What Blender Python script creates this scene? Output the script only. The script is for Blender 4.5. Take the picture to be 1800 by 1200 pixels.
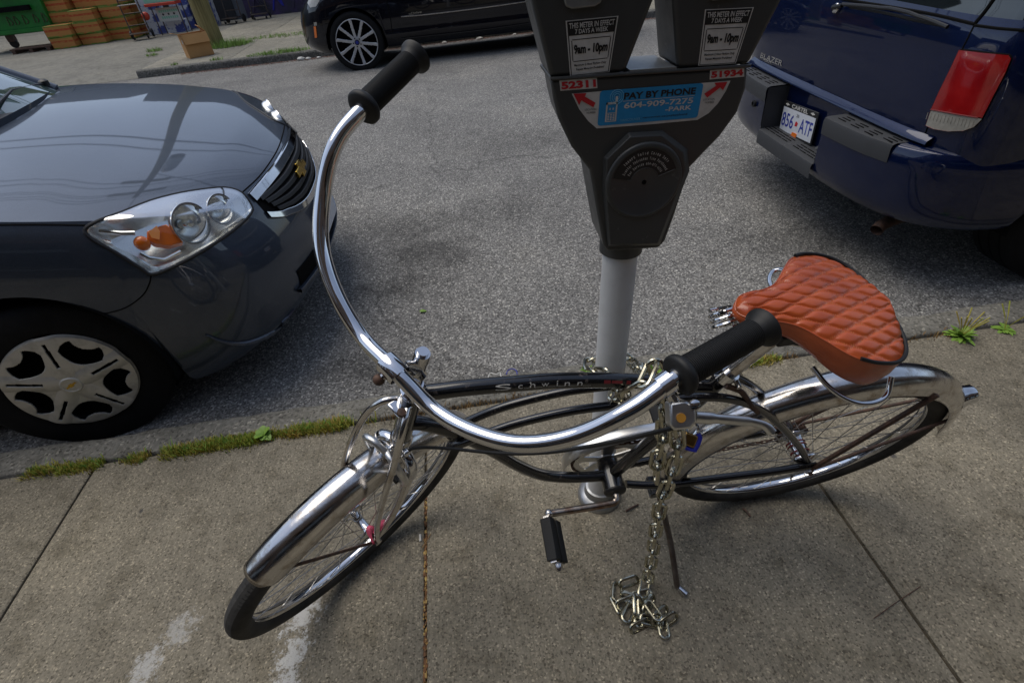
import bpy, bmesh, math, random
from math import sin, cos, tan, pi, sqrt, radians, atan2, degrees, hypot, acos
from mathutils import Vector as V, Matrix, noise as mnoise
from mathutils.bvhtree import BVHTree
from mathutils.geometry import delaunay_2d_cdt
random.seed(7)
for o in list(bpy.data.objects): bpy.data.objects.remove(o)
scene = bpy.context.scene
COL = scene.collection

# ------------------------------------------------------------------ camera
CAM_H = 1.4
F_PX = 904.9                       # focal length in pixels of the 1800 px wide photograph
PITCH, ROLL, YAW = radians(38.75), radians(-6.14), radians(3.53)
FW = V((sin(YAW)*cos(PITCH), cos(YAW)*cos(PITCH), -sin(PITCH)))
_rt = V((cos(YAW), -sin(YAW), 0)); _up = _rt.cross(FW)
RT = _rt*cos(ROLL) + _up*sin(ROLL)
UP = -_rt*sin(ROLL) + _up*cos(ROLL)
CP = V((0, 0, CAM_H))
camd = bpy.data.cameras.new('camera'); cam = bpy.data.objects.new('camera', camd); COL.objects.link(cam)
camd.sensor_width = 36; camd.lens = F_PX/1800*36; camd.clip_start = .02; camd.clip_end = 1500
cam.matrix_world = Matrix(((RT.x, UP.x, -FW.x, CP.x), (RT.y, UP.y, -FW.y, CP.y), (RT.z, UP.z, -FW.z, CP.z), (0, 0, 0, 1)))
scene.camera = cam

def ray(px, py): return FW + RT*((px-900)/F_PX) - UP*((py-600)/F_PX)
def onz(px, py, z=0.): d = ray(px, py); return CP + d*((z-CAM_H)/d.z)
def ony(px, py, y): d = ray(px, py); return CP + d*(y/d.y)
def onx(px, py, x): d = ray(px, py); return CP + d*(x/d.x)
def depth_of(P): return (V(P)-CP).dot(FW)
def atd(px, py, dep): return CP + ray(px, py)*dep
def proj(P):
    d = V(P)-CP; z = d.dot(FW)
    return (900+F_PX*d.dot(RT)/z, 600-F_PX*d.dot(UP)/z)

# ------------------------------------------------------------------ sky, sun, exposure
SUN_EL, SUN_AZ = radians(66), radians(-55)       # azimuth from +Y (across the street) towards +X
world = bpy.data.worlds.new('World'); scene.world = world; world.use_nodes = True
wn = world.node_tree.nodes; wl = world.node_tree.links; wn.clear()
w_out = wn.new('ShaderNodeOutputWorld'); w_bg = wn.new('ShaderNodeBackground'); w_sky = wn.new('ShaderNodeTexSky')
w_sky.sky_type = 'NISHITA'; w_sky.sun_disc = False; w_sky.sun_elevation = SUN_EL; w_sky.sun_rotation = SUN_AZ
w_sky.air_density = 1.0; w_sky.dust_density = 1.2; w_sky.ozone_density = 1.0
w_hs = wn.new('ShaderNodeHueSaturation'); w_hs.inputs['Saturation'].default_value = .76
w_tc = wn.new('ShaderNodeTexCoord'); w_nz = wn.new('ShaderNodeTexNoise'); w_nz.inputs['Scale'].default_value = 2.2; w_nz.inputs['Detail'].default_value = 5
w_rp = wn.new('ShaderNodeMapRange'); w_rp.inputs[1].default_value = .3; w_rp.inputs[2].default_value = .7; w_rp.inputs[3].default_value = .82; w_rp.inputs[4].default_value = 1.18
w_mx = wn.new('ShaderNodeVectorMath'); w_mx.operation = 'SCALE'
wl.new(w_tc.outputs['Generated'], w_nz.inputs['Vector']); wl.new(w_nz.outputs['Fac'], w_rp.inputs[0])
wl.new(w_sky.outputs[0], w_hs.inputs['Color']); wl.new(w_hs.outputs[0], w_mx.inputs[0]); wl.new(w_rp.outputs[0], w_mx.inputs['Scale'])
wl.new(w_mx.outputs[0], w_bg.inputs['Color']); w_bg.inputs['Strength'].default_value = .15
wl.new(w_bg.outputs[0], w_out.inputs[0])
sd = bpy.data.lights.new('sun', 'SUN'); sd.energy = 1.45; sd.angle = radians(48); sd.color = (1, .93, .80)
sun = bpy.data.objects.new('sun', sd); COL.objects.link(sun)
_sd = V((sin(SUN_AZ)*cos(SUN_EL), cos(SUN_AZ)*cos(SUN_EL), sin(SUN_EL)))
sun.rotation_euler = _sd.to_track_quat('Z', 'Y').to_euler(); sun.location = _sd*30
vs = scene.view_settings; vs.view_transform = 'Standard'; vs.look = 'None'; vs.exposure = 0.10; vs.gamma = 1.0; vs.use_curve_mapping = False

# ------------------------------------------------------------------ mesh helpers
def frame_from(axis, hint=None):
    a = V(axis).normalized(); h = V(hint) if hint else (V((0, 0, 1)) if abs(a.z) < .9 else V((1, 0, 0)))
    x = (h - a*h.dot(a)).normalized(); return x, a.cross(x), a
def crom(P, n=8, closed=False):
    P = [V(p) for p in P]; out = []; N = len(P); D = len(P[0])
    if closed: get = lambda i: P[i % N]; rng = range(N)
    else:
        get = lambda i: P[i] if 0 <= i < N else (P[0]*2-P[1] if i < 0 else P[-1]*2-P[-2]); rng = range(N-1)
    for i in rng:
        p0, p1, p2, p3 = get(i-1), get(i), get(i+1), get(i+2)
        for k in range(n):
            t = k/n; out.append(.5*((2*p1)+(p2-p0)*t+(2*p0-5*p1+4*p2-p3)*t*t+(3*p1-p0-3*p2+p3)*t**3))
    if not closed: out.append(P[-1].copy())
    return out
class MB:
    def __init__(s): s.v = []; s.f = []; s.m = []; s.mi = 0
    def add(s, vs_, fs):
        b = len(s.v); s.v += [tuple(v) for v in vs_]
        for f in fs: s.f.append(tuple(b+i for i in f)); s.m.append(s.mi)
        return s
    def grid(s, rows, cu=False, cv=False):
        n = len(rows); m = len(rows[0]); fs = []
        for i in range(n if cu else n-1):
            for j in range(m if cv else m-1):
                fs.append((i*m+j, ((i+1) % n)*m+j, ((i+1) % n)*m+(j+1) % m, i*m+(j+1) % m))
        return s.add([p for r in rows for p in r], fs)
    def tube(s, pts, r, seg=10, closed=False, cap=True, ell=None, hint=None):
        pts = [V(p) for p in pts]; n = len(pts); rr = r if isinstance(r, (list, tuple)) else [r]*n
        tans = []
        for i in range(n):
            a = pts[(i+1) % n] if (closed or i < n-1) else pts[i]; b = pts[i-1] if (closed or i > 0) else pts[i]
            tans.append((a-b).normalized())
        x, y, _ = frame_from(tans[0], hint); rows = []
        for i in range(n):
            if i:
                x = (x-tans[i]*x.dot(tans[i])).normalized(); y = tans[i].cross(x)
            e = ell or (1, 1)
            rows.append([pts[i]+(x*cos(2*pi*k/seg)*e[0]+y*sin(2*pi*k/seg)*e[1])*rr[i] for k in range(seg)])
        b = len(s.v); s.grid(rows, cu=closed, cv=True)
        if cap and not closed:
            s.f.append(tuple(b+k for k in reversed(range(seg)))); s.m.append(s.mi)
            s.f.append(tuple(b+(n-1)*seg+k for k in range(seg))); s.m.append(s.mi)
        return s
    def lathe(s, prof, org, axis, seg=24, hint=None, cap=True, arc=2*pi):
        x, y, a = frame_from(axis, hint); org = V(org); full = abs(arc-2*pi) < 1e-6
        k_n = seg if full else seg+1
        rows = [[org+a*h+(x*cos(arc*k/seg)+y*sin(arc*k/seg))*r for k in range(k_n)] for r, h in prof]
        b = len(s.v); s.grid(rows, cv=full)
        if cap and full:
            if prof[0][0] > 1e-5: s.f.append(tuple(b+k for k in reversed(range(seg)))); s.m.append(s.mi)
            if prof[-1][0] > 1e-5: s.f.append(tuple(b+(len(prof)-1)*seg+k for k in range(seg))); s.m.append(s.mi)
        return s
    def box(s, c, size, M=None):
        c = V(c); h = V(size)/2; vs_ = []
        for z in (-1, 1):
            for x, y in ((-1, -1), (1, -1), (1, 1), (-1, 1)):
                p = V((x*h.x, y*h.y, z*h.z)); vs_.append(c+(M@p if M else p))
        return s.add(vs_, [(3, 2, 1, 0), (4, 5, 6, 7), (0, 1, 5, 4), (1, 2, 6, 5), (2, 3, 7, 6), (3, 0, 4, 7)])
    def prism(s, poly, org, ex, ey, ez, d, top=None):
        # polygon in the plane (ex,ey) at org, extruded by d along ez; top = optional polygon for the far face
        org, ex, ey, ez = V(org), V(ex), V(ey), V(ez); top = top or poly; n = len(poly)
        A = [org+ex*p[0]+ey*p[1] for p in poly]; B = [org+ex*p[0]+ey*p[1]+ez*d for p in top]
        return s.add(A+B, [tuple(reversed(range(n))), tuple(range(n, 2*n))]+[(i, (i+1) % n, n+(i+1) % n, n+i) for i in range(n)])
    def sphere(s, c, r, seg=12, sc=(1, 1, 1), M=None):
        rows = []
        for i in range(seg//2+1):
            t = pi*i/(seg//2)
            row = []
            for k in range(seg):
                p = V((sin(t)*cos(2*pi*k/seg)*r*sc[0], sin(t)*sin(2*pi*k/seg)*r*sc[1], cos(t)*r*sc[2]))
                row.append(V(c)+(M@p if M else p))
            rows.append(row)
        return s.grid(rows, cv=True)
    def mesh(s, name, mats, smooth=40):
        me = bpy.data.meshes.new(name); me.from_pydata(s.v, [], s.f)
        mats = mats if isinstance(mats, (list, tuple)) else [mats]
        for m in mats: me.materials.append(m)
        if len(mats) > 1: me.polygons.foreach_set('material_index', s.m)
        bm = bmesh.new(); bm.from_mesh(me); bmesh.ops.remove_doubles(bm, verts=bm.verts, dist=1e-6)
        bmesh.ops.recalc_face_normals(bm, faces=bm.faces); bm.to_mesh(me); bm.free()
        if smooth:
            me.shade_smooth(); me.set_sharp_from_angle(angle=radians(smooth))
        return me
    def build(s, name, mats, parent=None, local=False, smooth=40, bevel=0, bseg=2):
        return link(name, s.mesh(name, mats, smooth), parent, local, bevel, bseg)
def link(name, me, parent=None, local=False, bevel=0, bseg=2):
    o = bpy.data.objects.new(name, me); COL.objects.link(o)
    if parent:
        o.parent = parent
        if not local:
            p = parent; root = p
            while root.parent: root = root.parent
            if parent is root: o.matrix_parent_inverse = Matrix(root.matrix_basis).inverted()
    if bevel:
        b = o.modifiers.new('bevel', 'BEVEL'); b.width = bevel; b.segments = bseg; b.limit_method = 'ANGLE'; b.angle_limit = radians(35); b.harden_normals = False
    return o
def tag(o, label=None, cat=None, group=None, kind=None):
    if label: o['label'] = label
    if cat: o['category'] = cat
    if group: o['group'] = group
    if kind: o['kind'] = kind
    return o
def thing(name, label, cat, loc=(0, 0, 0), rotz=0, group=None):
    o = bpy.data.objects.new(name, None); COL.objects.link(o); o.location = loc; o.rotation_euler = (0, 0, rotz); o.empty_display_size = .1
    return tag(o, label, cat, group)
def copy_tree(o, parent=None, label=None):
    c = o.copy(); COL.objects.link(c); c.parent = parent
    if label: c['label'] = label
    for ch in o.children: copy_tree(ch, c)
    return c
def text_mesh(body, name, m, place, width=None, height=None, bold=0., align='CENTER', spacing=1., shear=0.):
    """lettering mesh; place(x, y) -> world point, text scaled to width/height with its box centred (or left) at 0,0"""
    cu = bpy.data.curves.new(name, 'FONT'); cu.body = body; cu.size = 1; cu.offset = bold; cu.space_character = spacing; cu.shear = shear; cu.resolution_u = 3
    ob = bpy.data.objects.new(name, cu); COL.objects.link(ob)
    dg = bpy.context.evaluated_depsgraph_get(); me = bpy.data.meshes.new_from_object(ob.evaluated_get(dg))
    bpy.data.objects.remove(ob); bpy.data.curves.remove(cu)
    xs = [v.co.x for v in me.vertices]; ys = [v.co.y for v in me.vertices]
    x0, x1, y0, y1 = min(xs), max(xs), min(ys), max(ys)
    sx = width/(x1-x0) if width else None; sy = height/(y1-y0) if height else None
    sx = sx or sy; sy = sy or sx
    cx = (x0+x1)/2 if align == 'CENTER' else x0; cy = (y0+y1)/2
    for v in me.vertices: v.co = place((v.co.x-cx)*sx, (v.co.y-cy)*sy)
    me.materials.clear(); me.materials.append(m); me.name = name
    return me

# ------------------------------------------------------------------ materials
def nt(name):
    m = bpy.data.materials.new(name); m.use_nodes = True; t = m.node_tree; b = t.nodes['Principled BSDF']
    return m, t, b
def nd(t, kind, **kw):
    n = t.nodes.new(kind)
    for k, v in kw.items():
        if k.startswith('i_'):
            key = k[2:]; n.inputs[int(key) if key.isdigit() else key].default_value = v
        else: setattr(n, k, v)
    return n
def ramp(t, src, stops, interp='LINEAR'):
    r = t.nodes.new('ShaderNodeValToRGB'); r.color_ramp.interpolation = interp
    while len(r.color_ramp.elements) < len(stops): r.color_ramp.elements.new(.5)
    for e, (p, c) in zip(r.color_ramp.elements, stops):
        e.position = p; e.color = (c[0], c[1], c[2], 1) if not isinstance(c, (int, float)) else (c, c, c, 1)
    if src is not None: t.links.new(src, r.inputs[0])
    return r
def mixc(t, f, a, b, blend='MIX'):
    n = t.nodes.new('ShaderNodeMix'); n.data_type = 'RGBA'; n.blend_type = blend
    for i, x in ((0, f), (6, a), (7, b)):
        if hasattr(x, 'is_linked'): t.links.new(x, n.inputs[i])
        elif i == 0: n.inputs[0].default_value = x
        else: n.inputs[i].default_value = (*x, 1)
    return n.outputs[2]
def mat(name, col, rough=.5, metal=0., coat=0., coatr=.03, spec=.5, var=.0, vs=6., vcol=None, bump=0., bs=150., rvar=0., emit=0, lo=.35, hi=.65, alpha=1):
    m, t, b = nt(name); L = t.links
    b.inputs['Base Color'].default_value = (*col, 1); b.inputs['Roughness'].default_value = rough; b.inputs['Metallic'].default_value = metal
    b.inputs['Coat Weight'].default_value = coat; b.inputs['Coat Roughness'].default_value = coatr; b.inputs['Specular IOR Level'].default_value = spec
    tc = nd(t, 'ShaderNodeTexCoord')
    if var or vcol or rvar:
        nz = nd(t, 'ShaderNodeTexNoise', i_Scale=vs, i_Detail=7., i_Roughness=.62); L.new(tc.outputs['Object'], nz.inputs['Vector'])
        r = ramp(t, nz.outputs['Fac'], [(lo, 0.), (hi, 1.)])
        if var or vcol:
            L.new(mixc(t, r.outputs[0], col, vcol or tuple(c*(1-var) for c in col)), b.inputs['Base Color'])
        if rvar:
            mr = nd(t, 'ShaderNodeMapRange', i_3=max(0, rough-rvar), i_4=min(1, rough+rvar)); L.new(nz.outputs['Fac'], mr.inputs[0]); mr.inputs[1].default_value = .3; mr.inputs[2].default_value = .7
            L.new(mr.outputs[0], b.inputs['Roughness'])
    if bump:
        n2 = nd(t, 'ShaderNodeTexNoise', i_Scale=bs, i_Detail=4.); L.new(tc.outputs['Object'], n2.inputs['Vector'])
        bp = nd(t, 'ShaderNodeBump', i_Strength=bump, i_Distance=.002); L.new(n2.outputs['Fac'], bp.inputs['Height']); L.new(bp.outputs[0], b.inputs['Normal'])
    if emit: b.inputs['Emission Strength'].default_value = emit
    return m
def thin_glass(name, tint=(1, 1, 1), refl=1.0, rough=.02):
    m, t, b = nt(name); t.nodes.remove(b); out = t.nodes['Material Output']
    tr = nd(t, 'ShaderNodeBsdfTransparent'); tr.inputs[0].default_value = (*tint, 1); gl = nd(t, 'ShaderNodeBsdfGlossy', i_Roughness=rough)
    fr = nd(t, 'ShaderNodeFresnel', i_IOR=1.5); mx = nd(t, 'ShaderNodeMixShader')
    mu = nd(t, 'ShaderNodeMath', operation='MULTIPLY'); mu.inputs[1].default_value = refl; t.links.new(fr.outputs[0], mu.inputs[0])
    t.links.new(mu.outputs[0], mx.inputs[0]); t.links.new(tr.outputs[0], mx.inputs[1]); t.links.new(gl.outputs[0], mx.inputs[2]); t.links.new(mx.outputs[0], out.inputs[0])
    return m

def m_asphalt():
    m, t, b = nt('asphalt'); L = t.links; tc = nd(t, 'ShaderNodeTexCoord'); P = tc.outputs['Object']
    v1 = nd(t, 'ShaderNodeTexVoronoi', i_Scale=72.); v2 = nd(t, 'ShaderNodeTexVoronoi', i_Scale=150.)
    n1 = nd(t, 'ShaderNodeTexNoise', i_Scale=1.1, i_Detail=6., i_Roughness=.6); n2 = nd(t, 'ShaderNodeTexNoise', i_Scale=60., i_Detail=5.)
    n3 = nd(t, 'ShaderNodeTexNoise', i_Scale=3.3, i_Detail=4.)
    for n in (v1, v2, n1, n2, n3): L.new(P, n.inputs['Vector'])
    sx = nd(t, 'ShaderNodeSeparateColor'); L.new(v1.outputs['Color'], sx.inputs[0])
    sx2 = nd(t, 'ShaderNodeSeparateColor'); L.new(v2.outputs['Color'], sx2.inputs[0])
    fine = ramp(t, sx2.outputs[0], [(0, (.085, .082, .076)), (.45, (.175, .169, .157)), (.8, (.255, .246, .228)), (.93, (.36, .348, .32)), (1, (.54, .52, .47))])
    stone = ramp(t, sx.outputs[0], [(.0, (.05, .048, .045)), (.45, (.13, .125, .117)), (.75, (.27, .26, .235)), (.9, (.50, .475, .42)), (1, (.70, .66, .58))])
    # stones: middle of a voronoi cell only
    core = ramp(t, v1.outputs['Distance'], [(.26, 1.), (.40, 0.)])
    pick = ramp(t, sx.outputs[1], [(.40, 0.), (.52, 1.)]); mm = nd(t, 'ShaderNodeMath', operation='MULTIPLY'); L.new(core.outputs[0], mm.inputs[0]); L.new(pick.outputs[0], mm.inputs[1])
    c1 = mixc(t, mm.outputs[0], fine.outputs[0], stone.outputs[0])
    tone = ramp(t, n1.outputs['Fac'], [(.30, (.72, .72, .73)), (.55, (1, 1, 1)), (.75, (1.12, 1.1, 1.06))])
    c2 = mixc(t, 1., c1, tone.outputs[0], 'MULTIPLY')
    oil = ramp(t, n3.outputs['Fac'], [(.62, (1, 1, 1)), (.85, (.5, .49, .49))])
    c3 = mixc(t, 1., c2, oil.outputs[0], 'MULTIPLY')
    for ctr, size, amt in ROAD_STAINS:
        vm = nd(t, 'ShaderNodeVectorMath', operation='SUBTRACT'); L.new(P, vm.inputs[0]); vm.inputs[1].default_value = ctr
        vd = nd(t, 'ShaderNodeVectorMath', operation='DIVIDE'); L.new(vm.outputs[0], vd.inputs[0]); vd.inputs[1].default_value = size
        ln = nd(t, 'ShaderNodeVectorMath', operation='LENGTH'); L.new(vd.outputs[0], ln.inputs[0])
        nn = nd(t, 'ShaderNodeTexNoise', i_Scale=9., i_Detail=8., i_Roughness=.75); L.new(P, nn.inputs['Vector'])
        mu = nd(t, 'ShaderNodeMath', operation='MULTIPLY_ADD'); L.new(nn.outputs['Fac'], mu.inputs[0]); mu.inputs[1].default_value = 2.6; mu.inputs[2].default_value = -1.3
        a2 = nd(t, 'ShaderNodeMath', operation='ADD'); L.new(ln.outputs['Value'], a2.inputs[0]); L.new(mu.outputs[0], a2.inputs[1])
        c3 = mixc(t, 1., c3, ramp(t, a2.outputs[0], [(.2, (1-amt, 1-amt, 1-amt)), (.95, (1, 1, 1))]).outputs[0], 'MULTIPLY')
    # hairline cracks
    cn = nd(t, 'ShaderNodeTexNoise', i_Scale=2.5, i_Detail=5.); L.new(P, cn.inputs['Vector']); cm = nd(t, 'ShaderNodeVectorMath', operation='MULTIPLY_ADD'); L.new(cn.outputs['Color'], cm.inputs[0]); cm.inputs[1].default_value = (.5, .5, .5); L.new(P, cm.inputs[2])
    cv = nd(t, 'ShaderNodeTexVoronoi', feature='DISTANCE_TO_EDGE', i_Scale=.42); L.new(cm.outputs[0], cv.inputs['Vector'])
    ck = ramp(t, cv.outputs['Distance'], [(.0, (.45, .45, .45)), (.0045, (1, 1, 1))]); c3 = mixc(t, .8, c3, ck.outputs[0], 'MULTIPLY')
    L.new(c3, b.inputs['Base Color'])
    b.inputs['Roughness'].default_value = .82; b.inputs['Specular IOR Level'].default_value = .35
    ad = nd(t, 'ShaderNodeMath', operation='ADD'); L.new(mm.outputs[0], ad.inputs[0]); L.new(n2.outputs['Fac'], ad.inputs[1])
    bp = nd(t, 'ShaderNodeBump', i_Strength=.7, i_Distance=.004); L.new(ad.outputs[0], bp.inputs['Height']); L.new(bp.outputs[0], b.inputs['Normal'])
    return m
def m_concrete(name, base=(.226, .200, .152), dark=.62, stains=True, scale=1., coarse=0.):
    m, t, b = nt(name); L = t.links; tc = nd(t, 'ShaderNodeTexCoord'); P = tc.outputs['Object']
    n1 = nd(t, 'ShaderNodeTexNoise', i_Scale=1.6*scale, i_Detail=8., i_Roughness=.66); n2 = nd(t, 'ShaderNodeTexNoise', i_Scale=420., i_Detail=3.)
    n4 = nd(t, 'ShaderNodeTexNoise', i_Scale=9.*scale, i_Detail=7., i_Roughness=.7)
    v = nd(t, 'ShaderNodeTexVoronoi', i_Scale=(230. if not coarse else coarse))
    mp = nd(t, 'ShaderNodeMapping'); mp.inputs['Scale'].default_value = (260, 14, 30); L.new(P, mp.inputs[0])
    br = nd(t, 'ShaderNodeTexNoise', i_Scale=1., i_Detail=2.); L.new(mp.outputs[0], br.inputs['Vector'])
    for n in (n1, n2, n4, v): L.new(P, n.inputs['Vector'])
    sx = nd(t, 'ShaderNodeSeparateColor'); L.new(v.outputs['Color'], sx.inputs[0])
    sp = ramp(t, sx.outputs[0], [(0, (.45, .44, .43)), (.22, (.84, .84, .83)), (.72, (1.02, 1.02, 1.01)), (.93, (1.24, 1.22, 1.19)), (1, (1.8, 1.77, 1.7))])
    big = ramp(t, n1.outputs['Fac'], [(.28, (dark, dark, dark)), (.5, (.95, .95, .95)), (.72, (1.12, 1.11, 1.08))])
    mid = ramp(t, n4.outputs['Fac'], [(.34, (.70, .69, .66)), (.5, (1, 1, 1)), (.7, (1.07, 1.07, 1.06))])
    bl = ramp(t, br.outputs['Fac'], [(.3, (.86, .86, .85)), (.7, (1.1, 1.1, 1.1))])
    c = mixc(t, 1., sp.outputs[0], base, 'MULTIPLY')
    for q in (big, mid, bl): c = mixc(t, 1., c, q.outputs[0], 'MULTIPLY')
    if stains:
        gv = nd(t, 'ShaderNodeTexVoronoi', i_Scale=5.5); L.new(P, gv.inputs['Vector']); gs = nd(t, 'ShaderNodeSeparateColor'); L.new(gv.outputs['Color'], gs.inputs[0])
        gp = ramp(t, gs.outputs[0], [(.74, 0.), (.76, 1.)]); gd = ramp(t, gv.outputs['Distance'], [(.03, 1.), (.055, 0.)]); gm = nd(t, 'ShaderNodeMath', operation='MULTIPLY'); L.new(gp.outputs[0], gm.inputs[0]); L.new(gd.outputs[0], gm.inputs[1])
        g3 = nd(t, 'ShaderNodeMath', operation='MULTIPLY'); L.new(gm.outputs[0], g3.inputs[0]); g3.inputs[1].default_value = .55
        c = mixc(t, g3.outputs[0], c, (.06, .056, .05))
        # old white paint splashes and dark gum marks worn into the slabs, and broad darker patches (their own shapes, fixed to the ground)
        def blot(center, size, thr, soft):
            vm = nd(t, 'ShaderNodeVectorMath', operation='SUBTRACT'); L.new(P, vm.inputs[0]); vm.inputs[1].default_value = center
            vd = nd(t, 'ShaderNodeVectorMath', operation='DIVIDE'); L.new(vm.outputs[0], vd.inputs[0]); vd.inputs[1].default_value = size
            ln = nd(t, 'ShaderNodeVectorMath', operation='LENGTH'); L.new(vd.outputs[0], ln.inputs[0])
            nn = nd(t, 'ShaderNodeTexNoise', i_Scale=34., i_Detail=10., i_Roughness=.82); L.new(P, nn.inputs['Vector'])
            mu = nd(t, 'ShaderNodeMath', operation='MULTIPLY_ADD'); L.new(nn.outputs['Fac'], mu.inputs[0]); mu.inputs[1].default_value = 6.0; mu.inputs[2].default_value = -3.0
            a2 = nd(t, 'ShaderNodeMath', operation='ADD'); L.new(ln.outputs['Value'], a2.inputs[0]); L.new(mu.outputs[0], a2.inputs[1])
            return ramp(t, a2.outputs[0], [(thr-soft, 1.), (thr+soft, 0.)]).outputs[0]
        for ctr, size, amt in STAINS:
            f = blot(ctr, size, .55, .22); q = nd(t, 'ShaderNodeMath', operation='MULTIPLY'); L.new(f, q.inputs[0]); q.inputs[1].default_value = amt
            c = mixc(t, q.outputs[0], c, (.52, .515, .49))
        for ctr, size, amt in DARKS:
            f = blot(ctr, size, .6, .22); q = nd(t, 'ShaderNodeMath', operation='MULTIPLY'); L.new(f, q.inputs[0]); q.inputs[1].default_value = amt
            c = mixc(t, q.outputs[0], c, (.055, .052, .05))
    L.new(c, b.inputs['Base Color']); b.inputs['Roughness'].default_value = .88; b.inputs['Specular IOR Level'].default_value = .3
    ad = nd(t, 'ShaderNodeMath', operation='ADD'); L.new(n2.outputs['Fac'], ad.inputs[0]); L.new(br.outputs['Fac'], ad.inputs[1])
    bp = nd(t, 'ShaderNodeBump', i_Strength=.5, i_Distance=.002); L.new(ad.outputs[0], bp.inputs['Height']); L.new(bp.outputs[0], b.inputs['Normal'])
    return m
_g = lambda px, py: tuple(onz(px, py))
STAINS = [(_g(530, 1080), (.055, .075, .1), .85), (_g(512, 1160), (.05, .085, .1), .85), (_g(560, 1050), (.02, .04, .1), .35), (_g(318, 1105), (.05, .06, .1), .45), (_g(258, 1170), (.045, .06, .1), .6), (_g(610, 1010), (.03, .015, .1), .3), (_g(1020, 800), (.05, .03, .1), .2)]
DARKS = [(_g(248, 897), (.010, .010, .05), .9), (_g(1570, 800), (.012, .02, .05), .8), (_g(660, 985), (.16, .10, .1), .35), (_g(1290, 900), (.3, .10, .1), .28), (_g(1065, 985), (.008, .006, .05), .7), (_g(1250, 1150), (.2, .1, .1), .15)]  # gum marks, plus broad faint darker patches, two of them beneath the wheels
ROAD_STAINS = [(_g(745, 430), (.35, .28, 1), .5), (_g(690, 490), (.30, .18, 1), .5), (_g(720, 385), (.5, .25, 1), .35), (_g(880, 360), (.4, .3, 1), .3), (_g(660, 620), (.35, .14, 1), .45), (_g(1420, 400), (.6, .4, 1), .35), (_g(900, 250), (.8, .5, 1), .25), (_g(820, 640), (.6, .10, 1), .3)]
M = {}
M['asphalt'] = m_asphalt()
M['sidewalk'] = m_concrete('sidewalk_concrete')
M['kerb'] = m_concrete('kerb_concrete', base=(.20, .19, .165), dark=.6, stains=False, coarse=110.)
M['farwalk'] = m_concrete('far_concrete', base=(.30, .28, .23), dark=.75, stains=False)
M['farkerb'] = m_concrete('far_kerb_concrete', base=(.16, .155, .14), dark=.6, stains=False, coarse=60.)
M['apron'] = m_concrete('apron_concrete', base=(.235, .225, .195), dark=.7, stains=False)
M['dirt'] = mat('joint_dirt', (.045, .036, .026), .95, vcol=(.10, .075, .04), vs=60)
M['chrome'] = mat('chrome', (.72, .72, .73), .06, 1., rvar=.03, vs=30, var=.10)
M['chrome_old'] = mat('worn_chrome', (.64, .62, .60), .19, 1., rvar=.10, vs=34, vcol=(.33, .27, .21), lo=.50, hi=.72, bump=.16, bs=45)
M['steel'] = mat('galvanised_steel', (.42, .43, .44), .42, .85, rvar=.12, vs=40, var=.25)
M['zinc'] = mat('zinc_chain', (.56, .55, .46), .22, 1., rvar=.08, vs=60, vcol=(.40, .37, .27))
M['rust'] = mat('rusty_steel', (.13, .07, .045), .62, .3, vcol=(.05, .035, .03), vs=70, bump=.3)
M['black_paint'] = mat('black_enamel', (.006, .006, .007), .22, 0, coat=.7, coatr=.12, vcol=(.075, .062, .055), vs=75, lo=.60, hi=.70)
M['rubber'] = mat('black_rubber', (.011, .011, .011), .55, spec=.4, var=.3, vs=30)
M['tyre'] = mat('tyre_rubber', (.022, .0215, .021), .8, spec=.3, vcol=(.06, .057, .052), vs=14, bump=.2, bs=120)
M['black_plastic'] = mat('black_plastic', (.012, .012, .013), .45, spec=.45)
M['matte_black'] = mat('matte_black', (.006, .006, .006), .9, spec=.1)
M['alu'] = mat('aluminium', (.70, .70, .69), .34, 1., rvar=.08, vs=40, var=.12)
M['white'] = mat('white_print', (.62, .60, .55), .5, var=.18, vs=50)
M['ink'] = mat('black_print', (.008, .008, .008), .5)
M['red_ink'] = mat('red_print', (.50, .012, .02), .5)
M['blue_ink'] = mat('blue_print', (.012, .26, .55), .45, var=.1, vs=40)
M['pale_blue_ink'] = mat('pale_blue_print', (.16, .45, .62), .5)
M['green'] = mat('weed_leaf', (.22, .36, .05), .5, vcol=(.13, .24, .03), vs=30)
M['moss'] = mat('moss', (.36, .40, .055), .8, vcol=(.50, .37, .09), vs=9)
M['dry'] = mat('dry_grass', (.36, .24, .09), .85, vcol=(.20, .11, .045), vs=20)
def struct(o): o['kind'] = 'structure'; return o

# ------------------------------------------------------------------ the setting
ROAD_Z = -.10
JX = [-1.48+1.212*k for k in range(-12, 14)]
KY0, KY1 = 1.40, 1.545                                  # near kerb
FKY = 10.45                                             # far kerb line
struct(MB().box((0, 0, -.36), (700, 700, .1)).build('ground', M['dirt']))
def road_z(y):                                          # crowned carriageway
    if y < 6: f = max(0, (y-1.55))/4.45; return ROAD_Z+.130*(f*(2-f)*.55+.45*f)
    f = (y-6)/(FKY-6); return ROAD_Z+.130*(1-(f*f*.55+.45*f))
_ys = [KY1-.06, 1.6, 2, 2.5, 3, 3.5, 4, 4.5, 5, 5.5, 6, 6.5, 7, 7.5, 8, 8.5, 9, 9.5, 10, FKY+.1]
struct(MB().grid([[V((x, y, road_z(y))) for y in _ys] for x in (-90, -30, -10, 0, 10, 30, 90)]).build('road', M['asphalt']))
sw = struct(MB().box((0, -.82, -.111), (60, 4.40, .19)).build('sidewalk', M['dirt']))
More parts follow.
